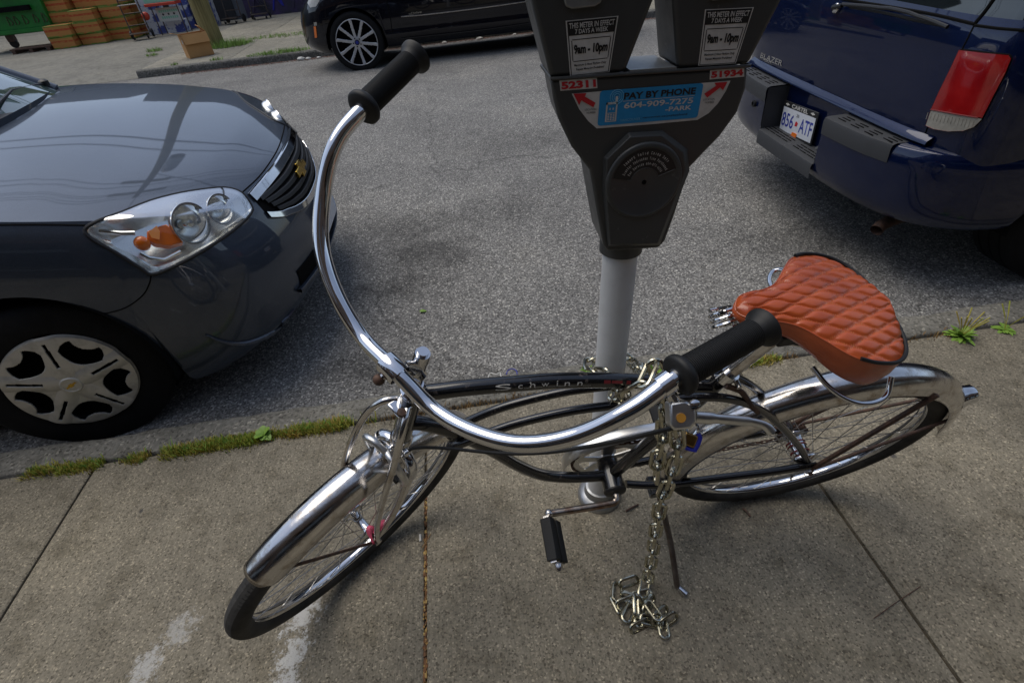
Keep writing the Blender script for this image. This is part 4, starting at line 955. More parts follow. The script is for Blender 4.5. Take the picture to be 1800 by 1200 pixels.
def interp(tab, x):
    if x <= tab[0][0]: return tab[0][1]
    for i in range(len(tab)-1):
        (a, va), (b, vb) = tab[i], tab[i+1]
        if x <= b:
            # monotone cubic through neighbours
            t = (x-a)/(b-a); ma = (vb-tab[i-1][1])/(b-tab[i-1][0]) if i > 0 else (vb-va)/(b-a); mb_ = (tab[i+2][1]-va)/(tab[i+2][0]-a) if i+2 < len(tab) else (vb-va)/(b-a)
            h = b-a
            return (2*t**3-3*t*t+1)*va+(t**3-2*t*t+t)*h*ma+(-2*t**3+3*t*t)*vb+(t**3-t*t)*h*mb_
    return tab[-1][1]
class Shell:
    """body skin round a plan outline: outline points carry the height of the top edge, profiles give the inset at each height"""
    def __init__(s, plan, dside, dend, zsill, arches, W, step=.02, nv=26, fine=None):
        P = crom([V(p) for p in plan], 14); s.W = W; s.dside = dside; s.dend = dend; s.zsill = zsill; s.arches = arches
        Ls = [0]
        for a, b in zip(P, P[1:]): Ls.append(Ls[-1]+(a.xy-b.xy).length)
        s.us = []; d = 0.
        while d < Ls[-1]:
            q = at_len(P, Ls, d); s.us.append(q); d += (step if (fine is None or fine(q)) else step*5)
        s.us.append(P[-1].copy()); n = len(s.us); s.nr = []
        for i in range(n):
            t = (s.us[min(i+1, n-1)].xy-s.us[max(i-1, 0)].xy).normalized(); s.nr.append(V((-t.y, t.x)) if True else t)
        # outward normals
        for i in range(n):
            if s.nr[i].dot(s.us[i].xy-V((s.cx(), 0))) < 0: s.nr[i] = -s.nr[i]
        s.nv = nv
    def cx(s): return (s.us[0].x+s.us[-1].x)/2
    def zlow(s, i):
        x, q = s.us[i].x, s.us[i].y; z = s.zsill
        for (xa, za, ra) in s.arches:
            if abs(x-xa) < ra and q > .5: z = max(z, za+sqrt(ra*ra-(x-xa)**2))
        return z
    def pt(s, i, z):
        p = s.us[i]; n = s.nr[i]; v = (z-s.zsill)/(p.z-s.zsill); f = min(1., abs(n.x)**1.3)
        d = interp(s.dside, v)*(1-f)+interp(s.dend, v)*f
        return V((p.x-n.x*d, max(0., p.y-n.y*d), z))
    def band(s):
        rows = []
        for i in range(len(s.us)):
            zl, zt = s.zlow(i), s.us[i].z
            rows.append([s.pt(i, zl+(zt-zl)*(1-(1-j/s.nv)**1.25)) for j in range(s.nv+1)])
        return rows
    def top(s, i): return s.pt(i, s.us[i].z)
def both(mb, rows, W):
    mb.grid([[W(p) for p in r] for r in rows]); mb.grid([[W(V((p.x, -p.y, p.z))) for p in r] for r in rows])
def bvh_of(*objs):
    vs_, fs_ = [], []
    for o in objs:
        b = len(vs_); vs_ += [v.co.copy() for v in o.data.vertices]; fs_ += [tuple(b+i for i in p.vertices) for p in o.data.polygons]
    return BVHTree.FromPolygons(vs_, fs_)
def hit(bvh, px, py):
    d = ray(px, py).normalized(); h, n, _, _ = bvh.ray_cast(CP, d)
    if h is None:
        h, n, _, _ = bvh.find_nearest(CP+d*2.0); 
        # slide along the ray to the closest approach
        for _ in range(12): h2 = CP+d*((h-CP).dot(d)); h, n, _, _ = bvh.find_nearest(h2)
    if n.dot(d) > 0: n = -n
    return h, n
def trace(bvh, pxs, off=0.): return [(lambda hn: hn[0]+hn[1]*off)(hit(bvh, *p)) for p in pxs]
def in_poly(p, poly):
    c = False; n = len(poly)
    for i in range(n):
        a, b = poly[i], poly[i-1]
        if (a[1] > p[1]) != (b[1] > p[1]) and p[0] < (b[0]-a[0])*(p[1]-a[1])/(b[1]-a[1])+a[0]: c = not c
    return c
def px_patch(bvh, poly, spacing, off, name, m, parent, mirror=None):
    xs = [p[0] for p in poly]; ys = [p[1] for p in poly]; pts = [V(p).xy if len(p) > 2 else V((p[0], p[1])) for p in poly]; n0 = len(pts)
    x = min(xs)+spacing*.5
    while x < max(xs):
        y = min(ys)+spacing*.5
        while y < max(ys):
            if in_poly((x, y), poly) and min(hypot(x-p[0], y-p[1]) for p in poly) > spacing*.45: pts.append(V((x, y)))
            y += spacing
        x += spacing
    r = delaunay_2d_cdt(pts, [], [list(range(n0))], 1, 1e-4)
    W = trace(bvh, [(p.x, p.y) for p in r[0]], off)
    mb = MB(); mb.add(W, r[2])
    o = mb.build(name, m, parent, smooth=60)
    return o
def dense(poly, n=4, closed=True): return [(p.x, p.y) for p in crom([V((a, b)) for a, b in poly], n, closed)]
def cut(o, poly):
    bm = bmesh.new(); bm.from_mesh(o.data); d = []
    xs = [p[0] for p in poly]; ys = [p[1] for p in poly]; x0, x1, y0, y1 = min(xs), max(xs), min(ys), max(ys)
    for f in bm.faces:
        c = f.calc_center_median()
        if depth_of(c) < .2: continue
        q = proj(c)
        if x0 < q[0] < x1 and y0 < q[1] < y1 and in_poly(q, poly): d.append(f)
    return bm, d
def cut_hole(o, poly, cond):
    bm, d = cut(o, poly); d = [f for f in d if cond(f.calc_center_median())]
    bmesh.ops.delete(bm, geom=d, context='FACES'); bm.to_mesh(o.data); bm.free()
def loops_mesh(loops, closed=True):
    return MB().grid(loops, cv=closed)
def polar_cover(C, ax, up, R, keep, hgt, name, m, parent, nr=30, na=180, r0=.0, thick=.006):
    x = (V(up)-V(ax)*V(up).dot(ax)).normalized(); y = V(ax).cross(x); vs_ = []; fs_ = []; mb = MB()
    for i in range(nr+1):
        r = r0+(R-r0)*i/nr
        for k in range(na): a = 2*pi*k/na; vs_.append(V(C)+(x*cos(a)+y*sin(a))*max(r, .0005)+V(ax)*hgt(r, a))
    for i in range(nr):
        for k in range(na):
            r = r0+(R-r0)*(i+.5)/nr; a = 2*pi*(k+.5)/na
            if keep(r, a): fs_.append((i*na+k, (i+1)*na+k, (i+1)*na+(k+1) % na, i*na+(k+1) % na))
    mb.add(vs_, fs_); o = mb.build(name, m, parent, smooth=50)
    bm = bmesh.new(); bm.from_mesh(o.data); bmesh.ops.delete(bm, geom=[v for v in bm.verts if not v.link_faces], context='VERTS'); bm.to_mesh(o.data); bm.free()
    s = o.modifiers.new('solid', 'SOLIDIFY'); s.thickness = thick; s.offset = -1
    return o
def car_wheel(C, ax, R, w, rim_r, style, parent, up=V((0, 0, 1))):
    """tyre with its outer face towards ax; C is the centre of the outer face"""
    ax = V(ax).normalized()
    ty = MB().lathe([(rim_r-.004, -w*.9), (R*.93, -w), (R, -w*.86), (R, -w*.12), (R*.985, -.012), (R*.94, .0), (rim_r+.035, .003), (rim_r+.010, .0), (rim_r, -.006), (rim_r-.012, -.03)], C, ax, 72, cap=False).build('wheel', M['car_tyre'], parent)
    tr = MB()
    for lat in (-w*.28, -w*.5, -w*.72): tr.lathe([(R-.004, lat-.004), (R+.0008, lat-.0038), (R+.0008, lat+.0038), (R-.004, lat+.004)], C, ax, 48, cap=False)
    tr.build('tread_groove', M['matte_black'], ty)
    MB().lathe([(rim_r-.010, -.03), (rim_r*.9, -.10), (.0001, -.10)], C, ax, 32, cap=False).build('brake_drum', M['matte_black'], ty)
    sect = 2*pi/5
    def phi(a): return ((a+sect/2) % sect)-sect/2
    if style == 'cover':
        def keep(r, a):
            p = abs(phi(a)); lat = r*sin(p)
            if lat < .0058 and .080 < r < .182: return False
            ps = sect/2-p; x_, y_ = r*sin(ps), r*cos(ps)
            if (x_/.066)**2+((y_-.140)/.056)**2 < 1 and y_ > .092+.45*(x_*x_)/.05 and hypot(x_, y_-.216) > .054: return False
            return True
        polar_cover(C+ax*.004, ax, up, rim_r, keep, lambda r, a: .010*(1-(r/rim_r)**2)+(-.010 if r > rim_r*.97 else 0)+.007*max(0, 1-(abs(phi(a))*r/.034)**2), 'hubcap', M['hubcap'], ty, 84 if C.y < 2 else 30, 420 if C.y < 2 else 120, .0)
        for k in range(5):
            x = (up-ax*up.dot(ax)).normalized(); y = ax.cross(x); a = sect*k
            p = C+(x*cos(a)+y*sin(a))*.058+ax*.017
            MB().lathe([(.0150, 0), (.0150, .003), (.0115, .004), (.0110, .003)], p, ax, 14).build('lug_ring', M['black_plastic'], ty)
            MB().lathe([(.0105, 0), (.0100, .007), (.006, .009), (.0001, .009)], p, ax, 6).build('lug_nut', M['hubcap'], ty)
        MB().lathe([(.036, .010), (.036, .026), (.032, .030), (.027, .030), (.026, .028), (.0001, .028)], C, ax, 24).build('centre_cap', M['hubcap'], ty)
    elif style == 'double':
        def keep(r, a):
            p = abs(phi(a)); lat = r*sin(p)
            if r < .062 or r > rim_r*.955: return True
            return abs(lat-(.019+.055*max(0, (r-.05))/.2)) < .0165
        polar_cover(C-ax*.006, ax, up, rim_r, keep, lambda r, a: -.030*(1-abs(r/rim_r)**2)+.012*max(0, 1-r/.07), 'rim', M['alloy'], ty, 30, 200, .0, .012)
        MB().lathe([(.034, -.02), (.034, -.006), (.0001, -.004)], C, ax, 20).build('centre_cap', M['black_plastic'], ty)
        MB().lathe([(.022, -.006), (.022, -.0025), (.0001, -.002)], C, ax, 20).build('wheel_badge', M['plate_blue'], ty)
        for k in range(5):
            x = (up-ax*up.dot(ax)).normalized(); y = ax.cross(x); a = sect*k+sect/2; p = C+(x*cos(a)+y*sin(a))*.053-ax*.028
            MB().lathe([(.010, .0), (.010, .012), (.0001, .012)], p, ax, 8).build('lug_nut', M['black_plastic'], ty)
    else:
        def keep(r, a):
            p = abs(phi(a)); return r < .075 or r > rim_r*.93 or r*sin(p) < .036+.02*r
        polar_cover(C-ax*.006, ax, up, rim_r, keep, lambda r, a: -.02*(1-(r/rim_r)**2), 'rim', M['alloy'], ty, 24, 120, .0, .012)
    return ty
def seam_line(bvh, pxs, r, name, m, parent, off=-.0008, n=6):
    P = trace(bvh, dense(pxs, n, False), off); return MB().tube(P, r, 6).build(name, m, parent)

# ================================================================== grey saloon at the kerb
def WM(p): y = 2.49-p.y; return V((-1.56+p.x, y, p.z-.10+.03*(y-1.65)))
mal = thing('parked_car', 'dark grey saloon car facing the parking meter, headlight and chrome grille in view', 'car', (-2.9, 2.49, -.07))
PLAN_M = [(-3.80, 0, 1.0), (-3.78, .35, 1.0), (-3.68, .66, 1.0), (-3.45, .82, 1.0), (-3.0, .875, 1.0), (-2.2, .888, .995), (-1.3, .890, .99), (-.6, .889, .985), (-.3, .888, .972), (0, .886, .938), (.2, .876, .905), (.38, .852, .871), (.54, .795, .828), (.665, .695, .79), (.765, .53, .762), (.825, .34, .755), (.855, .15, .760), (.860, 0, .762)]
DS_M = [(0, .055), (.08, .022), (.22, .004), (.40, .0), (.58, .0), (.74, .006), (.86, .020), (.94, .040), (1, .066)]
DE_M = [(0, .16), (.06, .09), (.16, .035), (.30, .008), (.42, .0), (.56, .004), (.68, .020), (.80, .046), (.90, .072), (1, .108)]
vis_m = lambda p: p.x > -1.1
shM = Shell(PLAN_M, DS_M, DE_M, .17, [(0, .325, .372), (-2.70, .325, .372)], WM, .014, 44, vis_m)
mb = MB(); both(mb, shM.band(), WM)
mal_body = mb.build('body', M['grey_car'], mal, smooth=35)
# bonnet
ZC_M = [(-.6, 1.03), (-.30, 1.005), (0, .965), (.3, .906), (.55, .842), (.70, .788), (.755, .764)]
idx = [i for i in range(len(shM.us)) if shM.us[i].x > -.62 and shM.us[i].y >= 0 and i > len(shM.us)//3]
hood_rows = []
lip = shM.top(len(shM.us)-1)
for i in idx:
    E = shM.top(i); row = []; k = (i-idx[0])/(idx[-1]-idx[0])
    cowl = lambda q: -.30-.17*(abs(q)/.71)**2
    Ex = E.x
    xi = Ex if Ex < .1 else .1+(lip.x-.1)*((Ex-.1)/(lip.x-.1))**.92
    for j in range(25):
        r = j/24; q = E.y*(1-r); x = Ex*(1-r)+xi*r; zc = interp(ZC_M, x); g = 1-(1-r)**2.3
        row.append(V((max(x, cowl(q)) if x < -.2 else x, q, E.z+(zc-E.z)*g)))
    hood_rows.append(row)
mb = MB(); both(mb, hood_rows, WM); mal_hood = mb.build('bonnet', M['grey_car'], mal, smooth=50)
bvM = bvh_of(mal_body, mal_hood)
# rear deck, cabin
rear = [i for i in range(len(shM.us)) if shM.us[i].x < -2.9]
mb = MB(); both(mb, [[V((shM.top(i).x, shM.top(i).y*(1-j/8), shM.top(i).z+.05*(1-(1-j/8)**2))) for j in range(9)] for i in rear], WM); mb.build('boot_lid', M['grey_car'], mal)
belt = [(-.30, 0, 1.0), (-.335, .35, 1.0), (-.47, .71, .985), (-1.0, .80, .985), (-1.7, .82, .985), (-2.4, .80, .985), (-2.85, .70, .99), (-3.02, .4, 1.02), (-3.05, 0, 1.03)]
roof = [(-1.08, 0, 1.40), (-1.09, .30, 1.395), (-1.14, .53, 1.37), (-1.35, .60, 1.39), (-1.75, .62, 1.41), (-2.15, .60, 1.39), (-2.38, .53, 1.36), (-2.45, .3, 1.37), (-2.46, 0, 1.375)]
bc, rc = crom([V(p) for p in belt], 6), crom([V(p) for p in roof], 6)
nw = 13
def glass_part(i0, i1, name, m):
    mb = MB(); both(mb, [[bc[i].lerp(rc[i], j/8)+V((0, .05*sin(pi*j/8)*(1 if 12 < i < 36 else 0), .03*sin(pi*j/8)*(1 if i <= 12 else 0))) for j in range(9)] for i in range(i0, i1+1)], WM); return mb.build(name, m, mal, smooth=60)
glass_part(0, 12, 'windscreen', M['windscreen']); glass_part(12, 36, 'side_window', M['car_glass']); glass_part(36, len(bc)-1, 'rear_window', M['car_glass'])
mb = MB(); both(mb, [[V((rc[i].x*(1-j/6)+(-1.75)*(j/6), rc[i].y*(1-j/6), rc[i].z+.06*(1-(1-j/6)**2))) for j in range(7)] for i in range(len(rc))], WM); mb.build('roof', M['grey_car'], mal)
for sg in (1, -1):
    MB().tube([WM(V((p.x, sg*p.y, p.z))) for p in (bc[12], bc[12].lerp(rc[12], .5)+V((0, .02, .02)), rc[12])], .03, 10).build('windscreen_pillar', M['grey_car'], mal)
    MB().tube([WM(V((-1.72, sg*.83, .985))), WM(V((-1.72, sg*.64, 1.40)))], .035, 8).build('door_pillar', M['matte_black'], mal)
    MB().tube([WM(V((p.x, sg*p.y, p.z+.002))) for p in bc[12:38]], .012, 6).build('belt_trim', M['black_plastic'], mal)
# cowl strip with wiper
cw = []
for k in range(-20, 21):
    q = .74*k/20; x = -.30-.17*(abs(q)/.71)**2; z = 1.002-.018*(abs(q)/.74)**2
    cw.append([WM(V((x+.050, q, z-.016))), WM(V((x+.045, q, z-.004))), WM(V((x, q, z+.002))), WM(V((x-.05, q*1.0, z+.028)))])
MB().grid(cw).build('cowl_panel', M['black_plastic'], mal)
for q0, q1 in ((-.66, -.10), (.10, .60)):
    A_ = WM(V((-.33-.17*(abs(q0)/.71)**2, q0, 1.03))); B2 = WM(V((-.36-.17*(abs(q1)/.71)**2, q1, 1.055)))
    wi = MB().tube([A_, A_.lerp(B2, .5)+V((-.03, 0, .02)), B2], .008, 8).build('wiper', M['black_plastic'], mal)
    MB().tube([A_+V((-.035, 0, .002)), B2+V((-.02, 0, .0))], .006, 6).build('wiper_blade', M['rubber'], wi)
    MB().lathe([(.022, -.01), (.022, .012), (.012, .02)], A_, (0, 0, 1), 12).build('wiper_pivot', M['black_plastic'], wi)
# underside and wheel wells
MB().box((-3.0, 2.49, .13), (3.4, 1.50, .20)).build('underbody', M['matte_black'], mal)
for xw in (0, -2.70):
    for sg in (1, -1):
        mb = MB(); rows = []
        for k in range(25):
            a = pi*k/24*1.12-.19; rows.append([WM(V((xw+cos(a)*.372, sg*q, .325+sin(a)*.372))) for q in (.878, .80, .52)])
        mb.grid(rows); mb.add([WM(V((xw+cos(pi*k/12*1.12-.19)*.372, sg*.52, .325+sin(pi*k/12*1.12-.19)*.372))) for k in range(13)], [tuple(range(13))])
        mb.build('wheel_well', M['matte_black'], mal)
stc = radians(15)
wh_c = V((-1.555, 1.622, .215))
car_wheel(wh_c, V((sin(stc), -cos(stc), 0)), .322, .21, .205, 'cover', mal, V((.06, 0, 1)))
car_wheel(WM(V((0, -.872, .325))), V((sin(stc), 1, 0)), .322, .21, .205, 'cover', mal)
car_wheel(WM(V((-2.70, .872, .325))), V((0, -1, 0)), .322, .21, .205, 'cover', mal); car_wheel(WM(V((-2.70, -.872, .325))), V((0, 1, 0)), .322, .21, .205, 'cover', mal)
# bow-tie mark on the centre cap
def bowtie(w, h):
    return [(-w, -h*.45), (-w*.3, -h*.45), (-w*.36, -h), (w*.36, -h), (w*.3, -h*.45), (w, -h*.45), (w*.92, h*.45), (w*.3, h*.45), (w*.36, h), (-w*.36, h), (-w*.3, h*.45), (-w*.92, h*.45)]
ax_ = V((sin(stc), -cos(stc), 0)); ex_ = V((cos(stc), sin(stc), 0)).normalized()
MB().prism(bowtie(.021, .007), wh_c+ax_*.0278, (ex_*.9+V((0, 0, .4))).normalized(), (V((0, 0, .9))-ex_*.4).normalized(), ax_, .0015).build('cap_emblem', M['gold'], mal)
# headlight
HLp = dense([(149, 405), (167, 391), (211, 375), (264, 354), (318, 340), (371, 332), (400, 331), (424, 339), (439, 358), (441, 375), (407, 407), (353, 443), (300, 471), (267, 482), (247, 471), (202, 443), (163, 421)], 3)
def headlight():
    out = trace(bvM, HLp, .001); N = len(out)
    nav = sum((hit(bvM, *p)[1] for p in HLp), V((0, 0, 0))).normalized()
    cx = sum(p[0] for p in HLp)/N; cy = sum(p[1] for p in HLp)/N
    for o in (mal_body, mal_hood): cut_hole(o, HLp, lambda c: c.y < 2.4)
    hl = px_patch(bvM, HLp, 10, .0045, 'headlight', M['lens'], mal); hl['label'] = 'clear headlight with round reflectors and amber indicator'
    MB().tube(out, .0060, 8, closed=True).build('gasket', M['black_plastic'], hl)
    inn = [o-nav*.060 for o in trace(bvM, [(cx+(p[0]-cx)*.90, cy+(p[1]-cy)*.86) for p in HLp], 0.)]
    dp_ = [o-nav*.110 for o in trace(bvM, [(cx+(p[0]-cx)*.72, cy+(p[1]-cy)*.62) for p in HLp], 0.)]
    mb = loops_mesh([[o-nav*.001 for o in out], [o-nav*.010 for o in trace(bvM, [(cx+(p[0]-cx)*.965, cy+(p[1]-cy)*.94) for p in HLp], 0.)], inn, dp_]); mb.add(dp_, [tuple(range(N))])
    mb.build('lamp_bowl', M['reflector'], hl, smooth=40)
    axf = V((.80, -.42, .12)).normalized()
    for (px, py, R, m2) in ((334, 388, .068, 0), (387, 363, .053, 0)):
        h, n = hit(bvM, px, py); c0_ = h-nav*.024
        rf = MB().lathe([(R*1.05, .010), (R, .006), (R*.98, -.012), (R*.80, -.036), (R*.45, -.048), (.0001, -.05)], c0_, axf, 40, cap=False).build('reflector', M['reflector_grey'], hl)
        MB().lathe([(R*1.08, .006), (R*1.08, .012), (R*1.0, .012), (R*1.0, .006)], c0_, axf, 40, cap=False).build('reflector_ring', M['reflector'], rf)
        MB().lathe([(R*.24, -.045), (R*.24, .0), (R*.18, .006), (.0001, .008)], c0_, axf, 18).build('bulb_shield', M['reflector'], rf)
        MB().lathe([(R*.99, .008), (R*.8, .016), (R*.4, .022), (.0001, .024)], c0_, axf, 30, cap=False).build('reflector_glass', M['lens'], rf)
    P = [(258, 402), (280, 382), (296, 388), (313, 405), (328, 424), (300, 432), (272, 428), (258, 416)]
    o_ = trace(bvM, P, -.034); MB().add(o_+[q-nav*.03 for q in o_], [tuple(range(8))]+[(i, (i+1) % 8, 8+(i+1) % 8, 8+i) for i in range(8)]).build('indicator', M['amber_lens'], hl, bevel=.004)
    MB().sphere(trace(bvM, [(249, 428)], -.034)[0], .026, 16, (1, .8, 1)).build('indicator_bulb', M['amber_lens'], hl)
    o_ = trace(bvM, [(262, 404), (277, 392), (283, 404), (282, 420), (266, 416)], -.030); MB().add(o_, [tuple(range(5))]).build('indicator_facet', M['amber_bright'], hl)
    MB().tube(trace(bvM, [(245, 446), (262, 455), (290, 458), (320, 442)], -.020), .007, 8).build('chrome_bar', M['reflector'], hl)
    MB().tube(trace(bvM, [(170, 404), (210, 408), (236, 408)], -.024), .008, 8).build('chrome_bar', M['reflector'], hl)
    MB().add(trace(bvM, [(409, 350), (421, 346), (432, 362), (416, 372)], -.012), [(0, 1, 2, 3)]).build('side_reflector', M['white_lens'], hl)
    return hl
hl = headlight()
# mirrored headlight on the far corner (only its edge can be seen)
def mirror_tree(o, parent):
    me = o.data.copy()
    for v in me.vertices:
        y = v.co.y; v.co = V((v.co.x, 4.98-y, v.co.z+.03*((4.98-y)-y)))
    me.flip_normals(); c = link(o.name.split('.')[0], me, parent)
    for md in o.modifiers:
        if md.type == 'BEVEL': b = c.modifiers.new('bevel', 'BEVEL'); b.width = md.width; b.segments = md.segments
    for ch in o.children: mirror_tree(ch, c)
    return c
mirror_tree(hl, mal)
# grille between two chrome strips, slats and gold emblem
GT = [(428, 342), (447, 322), (468, 297), (486, 272), (495, 250), (499, 232), (501, 222)]
GBt = [(440, 349), (505, 374), (526, 349), (543, 322), (551, 300), (553, 278)]
def sym(pts): return pts+[V((p.x, 4.98-p.y, p.z+.03*(4.98-2*p.y))) for p in reversed(pts)]
def on_front(zc, q, off=0.):
    """point of the nose at height zc and lateral q"""
    i = min(range(len(shM.us)), key=lambda i: abs(shM.us[i].y-abs(q))+(0 if shM.us[i].x > 0 else 9)); p = shM.pt(i, zc); n = shM.nr[i]
    return WM(V((p.x+n.x*off, (p.y+n.y*off)*(1 if q >= 0 else -1), p.z)))
gq = .43
def strip(zf, q0, off, h, dpt, name, m, par, n=31):
    rows = []
    for k in range(n):
        q = -q0+2*q0*k/(n-1); z = zf(q); a = on_front(z-h/2, q, off-dpt); b = on_front(z-h/2, q, off); c_ = on_front(z+h/2, q, off); d = on_front(z+h/2, q, off-dpt)
        rows.append([a, b, c_, d])
    return MB().grid(rows, cv=True).build(name, m, par, smooth=40, bevel=.002)
top_z = lambda q: .742-.012*(abs(q)/gq)**2
bot_z = lambda q: .580+.085*(abs(q)/gq)**2.6
grille = strip(lambda q: (top_z(q)+bot_z(q))/2, gq*.97, .0012, .10, .02, 'grille', M['matte_black'], mal)
rows = [[on_front(bot_z(q)+(top_z(q)-bot_z(q))*j/6, q, .0025) for j in range(7)] for q in [-gq+2*gq*k/40 for k in range(41)]]
MB().grid(rows).build('grille_back', M['matte_black'], grille)
strip(lambda q: top_z(q)+.004, gq, .012, .030, .02, 'chrome_strip', M['chrome'], grille)
strip(lambda q: bot_z(q)-.004, gq, .012, .026, .02, 'chrome_strip', M['chrome'], grille)
for f in (.2, .4, .6, .8):
    strip(lambda q, f=f: bot_z(q)+(top_z(q)-bot_z(q))*f, gq*(.80+.16*f), .013, .016, .014, 'slat', M['black_plastic'], grille)
ec = on_front(.680, 0, .014); en = V((.96, 0, .28)).normalized()
MB().prism(bowtie(.085, .032), ec, (0, 1, 0.03), V((-.28, -.0, .96)).normalized(), en, .012).build('emblem', M['gold'], grille, bevel=.003)
# lower intake, number plate, bumper crease, shut lines
strip(lambda q: .375, .46, .006, .075, .03, 'lower_intake', M['matte_black'], mal)
strip(lambda q: .33, .48, .022, .018, .02, 'intake_strip', M['grey_car'], mal)
pc_ = on_front(.47, 0, .016)
pt_ = MB().box(pc_, (.010, .31, .155)).build('number_plate', M['plate_white'], mal, bevel=.003)
seam_line(bvM, [(-40, 396), (60, 395), (150, 396)], .0032, 'panel_gap', M['matte_black'], mal)
seam_line(bvM, [(266, 484), (262, 500), (250, 520), (220, 541), (180, 552), (130, 560)], .0028, 'panel_gap', M['matte_black'], mal)
seam_line(bvM, [(424, 340), (455, 311), (478, 280), (490, 258), (497, 236), (500, 222)], .0028, 'panel_gap', M['matte_black'], mal, .001)
# fog-lamp style lower lip that catches the light
P = trace(bvM, dense([(362, 588), (395, 601), (430, 603), (470, 588), (500, 566), (520, 545)], 5, False), .004); n_ = len(P)
MB().tube(P, [.004+.008*sin(pi*i/(n_-1)) for i in range(n_)], 8).build('bumper_lip', M['grey_car'], mal)

# ================================================================== blue sport utility ahead
BX = 1.79
def WB(p): y = 2.64-p.y; return V((BX+p.x, y, p.z-.10+.03*(y-1.65)))
blz = thing('parked_car', 'dark blue sport utility vehicle seen from behind, number plate 856 ATF', 'car', (4.0, 2.64, -.07))
PLAN_B = [(.085, 0, 1.10), (.087, .35, 1.10), (.095, .62, 1.10), (.115, .76, 1.10), (.155, .86, 1.10), (.24, .922, 1.10), (.40, .944, 1.10), (.9, .950, 1.10), (2.0, .950, 1.09), (3.4, .948, 1.05), (4.2, .92, 1.0), (4.55, .80, .96), (4.74, .5, .92), (4.80, 0, .92)]
DS_B = [(0, .012), (.25, .0), (.6, .0), (.85, .012), (1, .03)]; DE_B = [(0, .004), (.3, .0), (.7, .004), (.9, .014), (1, .03)]
shB = Shell(PLAN_B, DS_B, DE_B, .60, [(.87, .37, .43), (3.75, .37, .43)], WB, .016, 18, lambda p: p.x < .9)
mb = MB(); both(mb, shB.band(), WB); blz_body = mb.build('body', M['blue_car'], blz, smooth=40)
GR_B = []
for i in range(len(shB.us)):
    if shB.us[i].x > 3.2: break
    E = shB.top(i); n = shB.nr[i]; f = abs(n.x)
    GR_B.append([V((E.x-n.x*d*(.6+.4*f), E.y-n.y*d, z)) for d, z in ((.0, 1.10), (.006, 1.125), (.03, 1.25), (.085, 1.45), (.14, 1.62), (.18, 1.70), (.26, 1.76))])
mb = MB(); both(mb, GR_B, WB); gl_b = mb.build('rear_glass', M['car_glass'], blz, smooth=50)
MB().add([WB(V((r[-1].x, r[-1].y, 1.76))) for r in GR_B]+[WB(V((r[-1].x, -r[-1].y, 1.76))) for r in reversed(GR_B)], [tuple(range(2*len(GR_B)))]).build('roof', M['blue_car'], blz)
hd_rows = [[V((shB.top(i).x, shB.top(i).y*(1-j/6), shB.top(i).z+.06*(1-(1-j/6)**2))) for j in range(7)] for i in range(len(shB.us)) if shB.us[i].x > 3.1]
mb = MB(); both(mb, hd_rows, WB); mb.build('bonnet', M['blue_car'], blz)
ws = [[WB(V((3.2-.75*j/4, q*(1-.16*j/4), 1.07+.69*j/4))) for j in range(5)] for q in (-.85, -.5, 0, .5, .85)]
MB().grid(ws).build('windscreen', M['car_glass'], blz)
bvB = bvh_of(blz_body, gl_b)
# rear bumper: painted skin, centre step for the plate, textured pads
PLAN_R = [(-.045, 0, .64), (-.040, .3, .64), (-.022, .52, .64), (.015, .68, .64), (.085, .81, .645), (.21, .905, .65), (.36, .95, .65), (.56, .968, .65)]
shR = Shell(PLAN_R, [(0, .035), (.1, .012), (.3, .0), (.8, .0), (.94, .006), (1, .016)], [(0, .05), (.1, .02), (.3, .004), (.8, .0), (.94, .006), (1, .014)], .335, [(.87, .37, .43)], WB, .016, 16)
RQ = .27
def bump_rows(sel): return [[shR.pt(i, shR.zlow(i)+(shR.us[i].z-shR.zlow(i))*j/16) for j in range(17)] for i in range(len(shR.us)) if sel(shR.us[i])]
lowr = [[shR.pt(i, .335+(.421-.335)*j/8) for j in range(9)] for i in range(len(shR.us)) if shR.us[i].y <= RQ+.012]
mb = MB(); both(mb, lowr, WB); bump = mb.build('rear_bumper', M['blue_car'], blz, smooth=40)
for sg in (1, -1):
    MB().grid([[WB(V((p.x, sg*p.y, p.z))) for p in r] for r in bump_rows(lambda u: u.y >= RQ-.012)]).build('bumper_corner', M['blue_car'], bump, smooth=40)
def pad(q0, q1, z, sg, name, x_in=.10):
    rows = []
    for k in range(25):
        q = q0+(q1-q0)*k/24; i = min(range(len(shR.us)), key=lambda i: abs(shR.us[i].y-q)); xo = shR.us[i].x
        rows.append([WB(V((x, sg*q, zz))) for x, zz in ((xo-.004, z-.070), (xo-.008, z-.012), (xo-.003, z+.004), (xo+.012, z+.009), (x_in, z+.009))])
    o = MB().grid(rows).build(name, M['bumper_pad'], bump, smooth=50)
    # tread bars on the pad
    for a in range(3):
        for b in range(4):
            q = q0+(q1-q0)*(.10+.24*b); xx = -.015+.022*a+(.0 if q < .5 else .02)
            if xx+.02 > x_in: continue
            MB().box(WB(V((xx+.006, sg*(q+.03), z+.010))), (.004, .055, .004)).build('tread_bar', M['matte_black'], o)
    return o
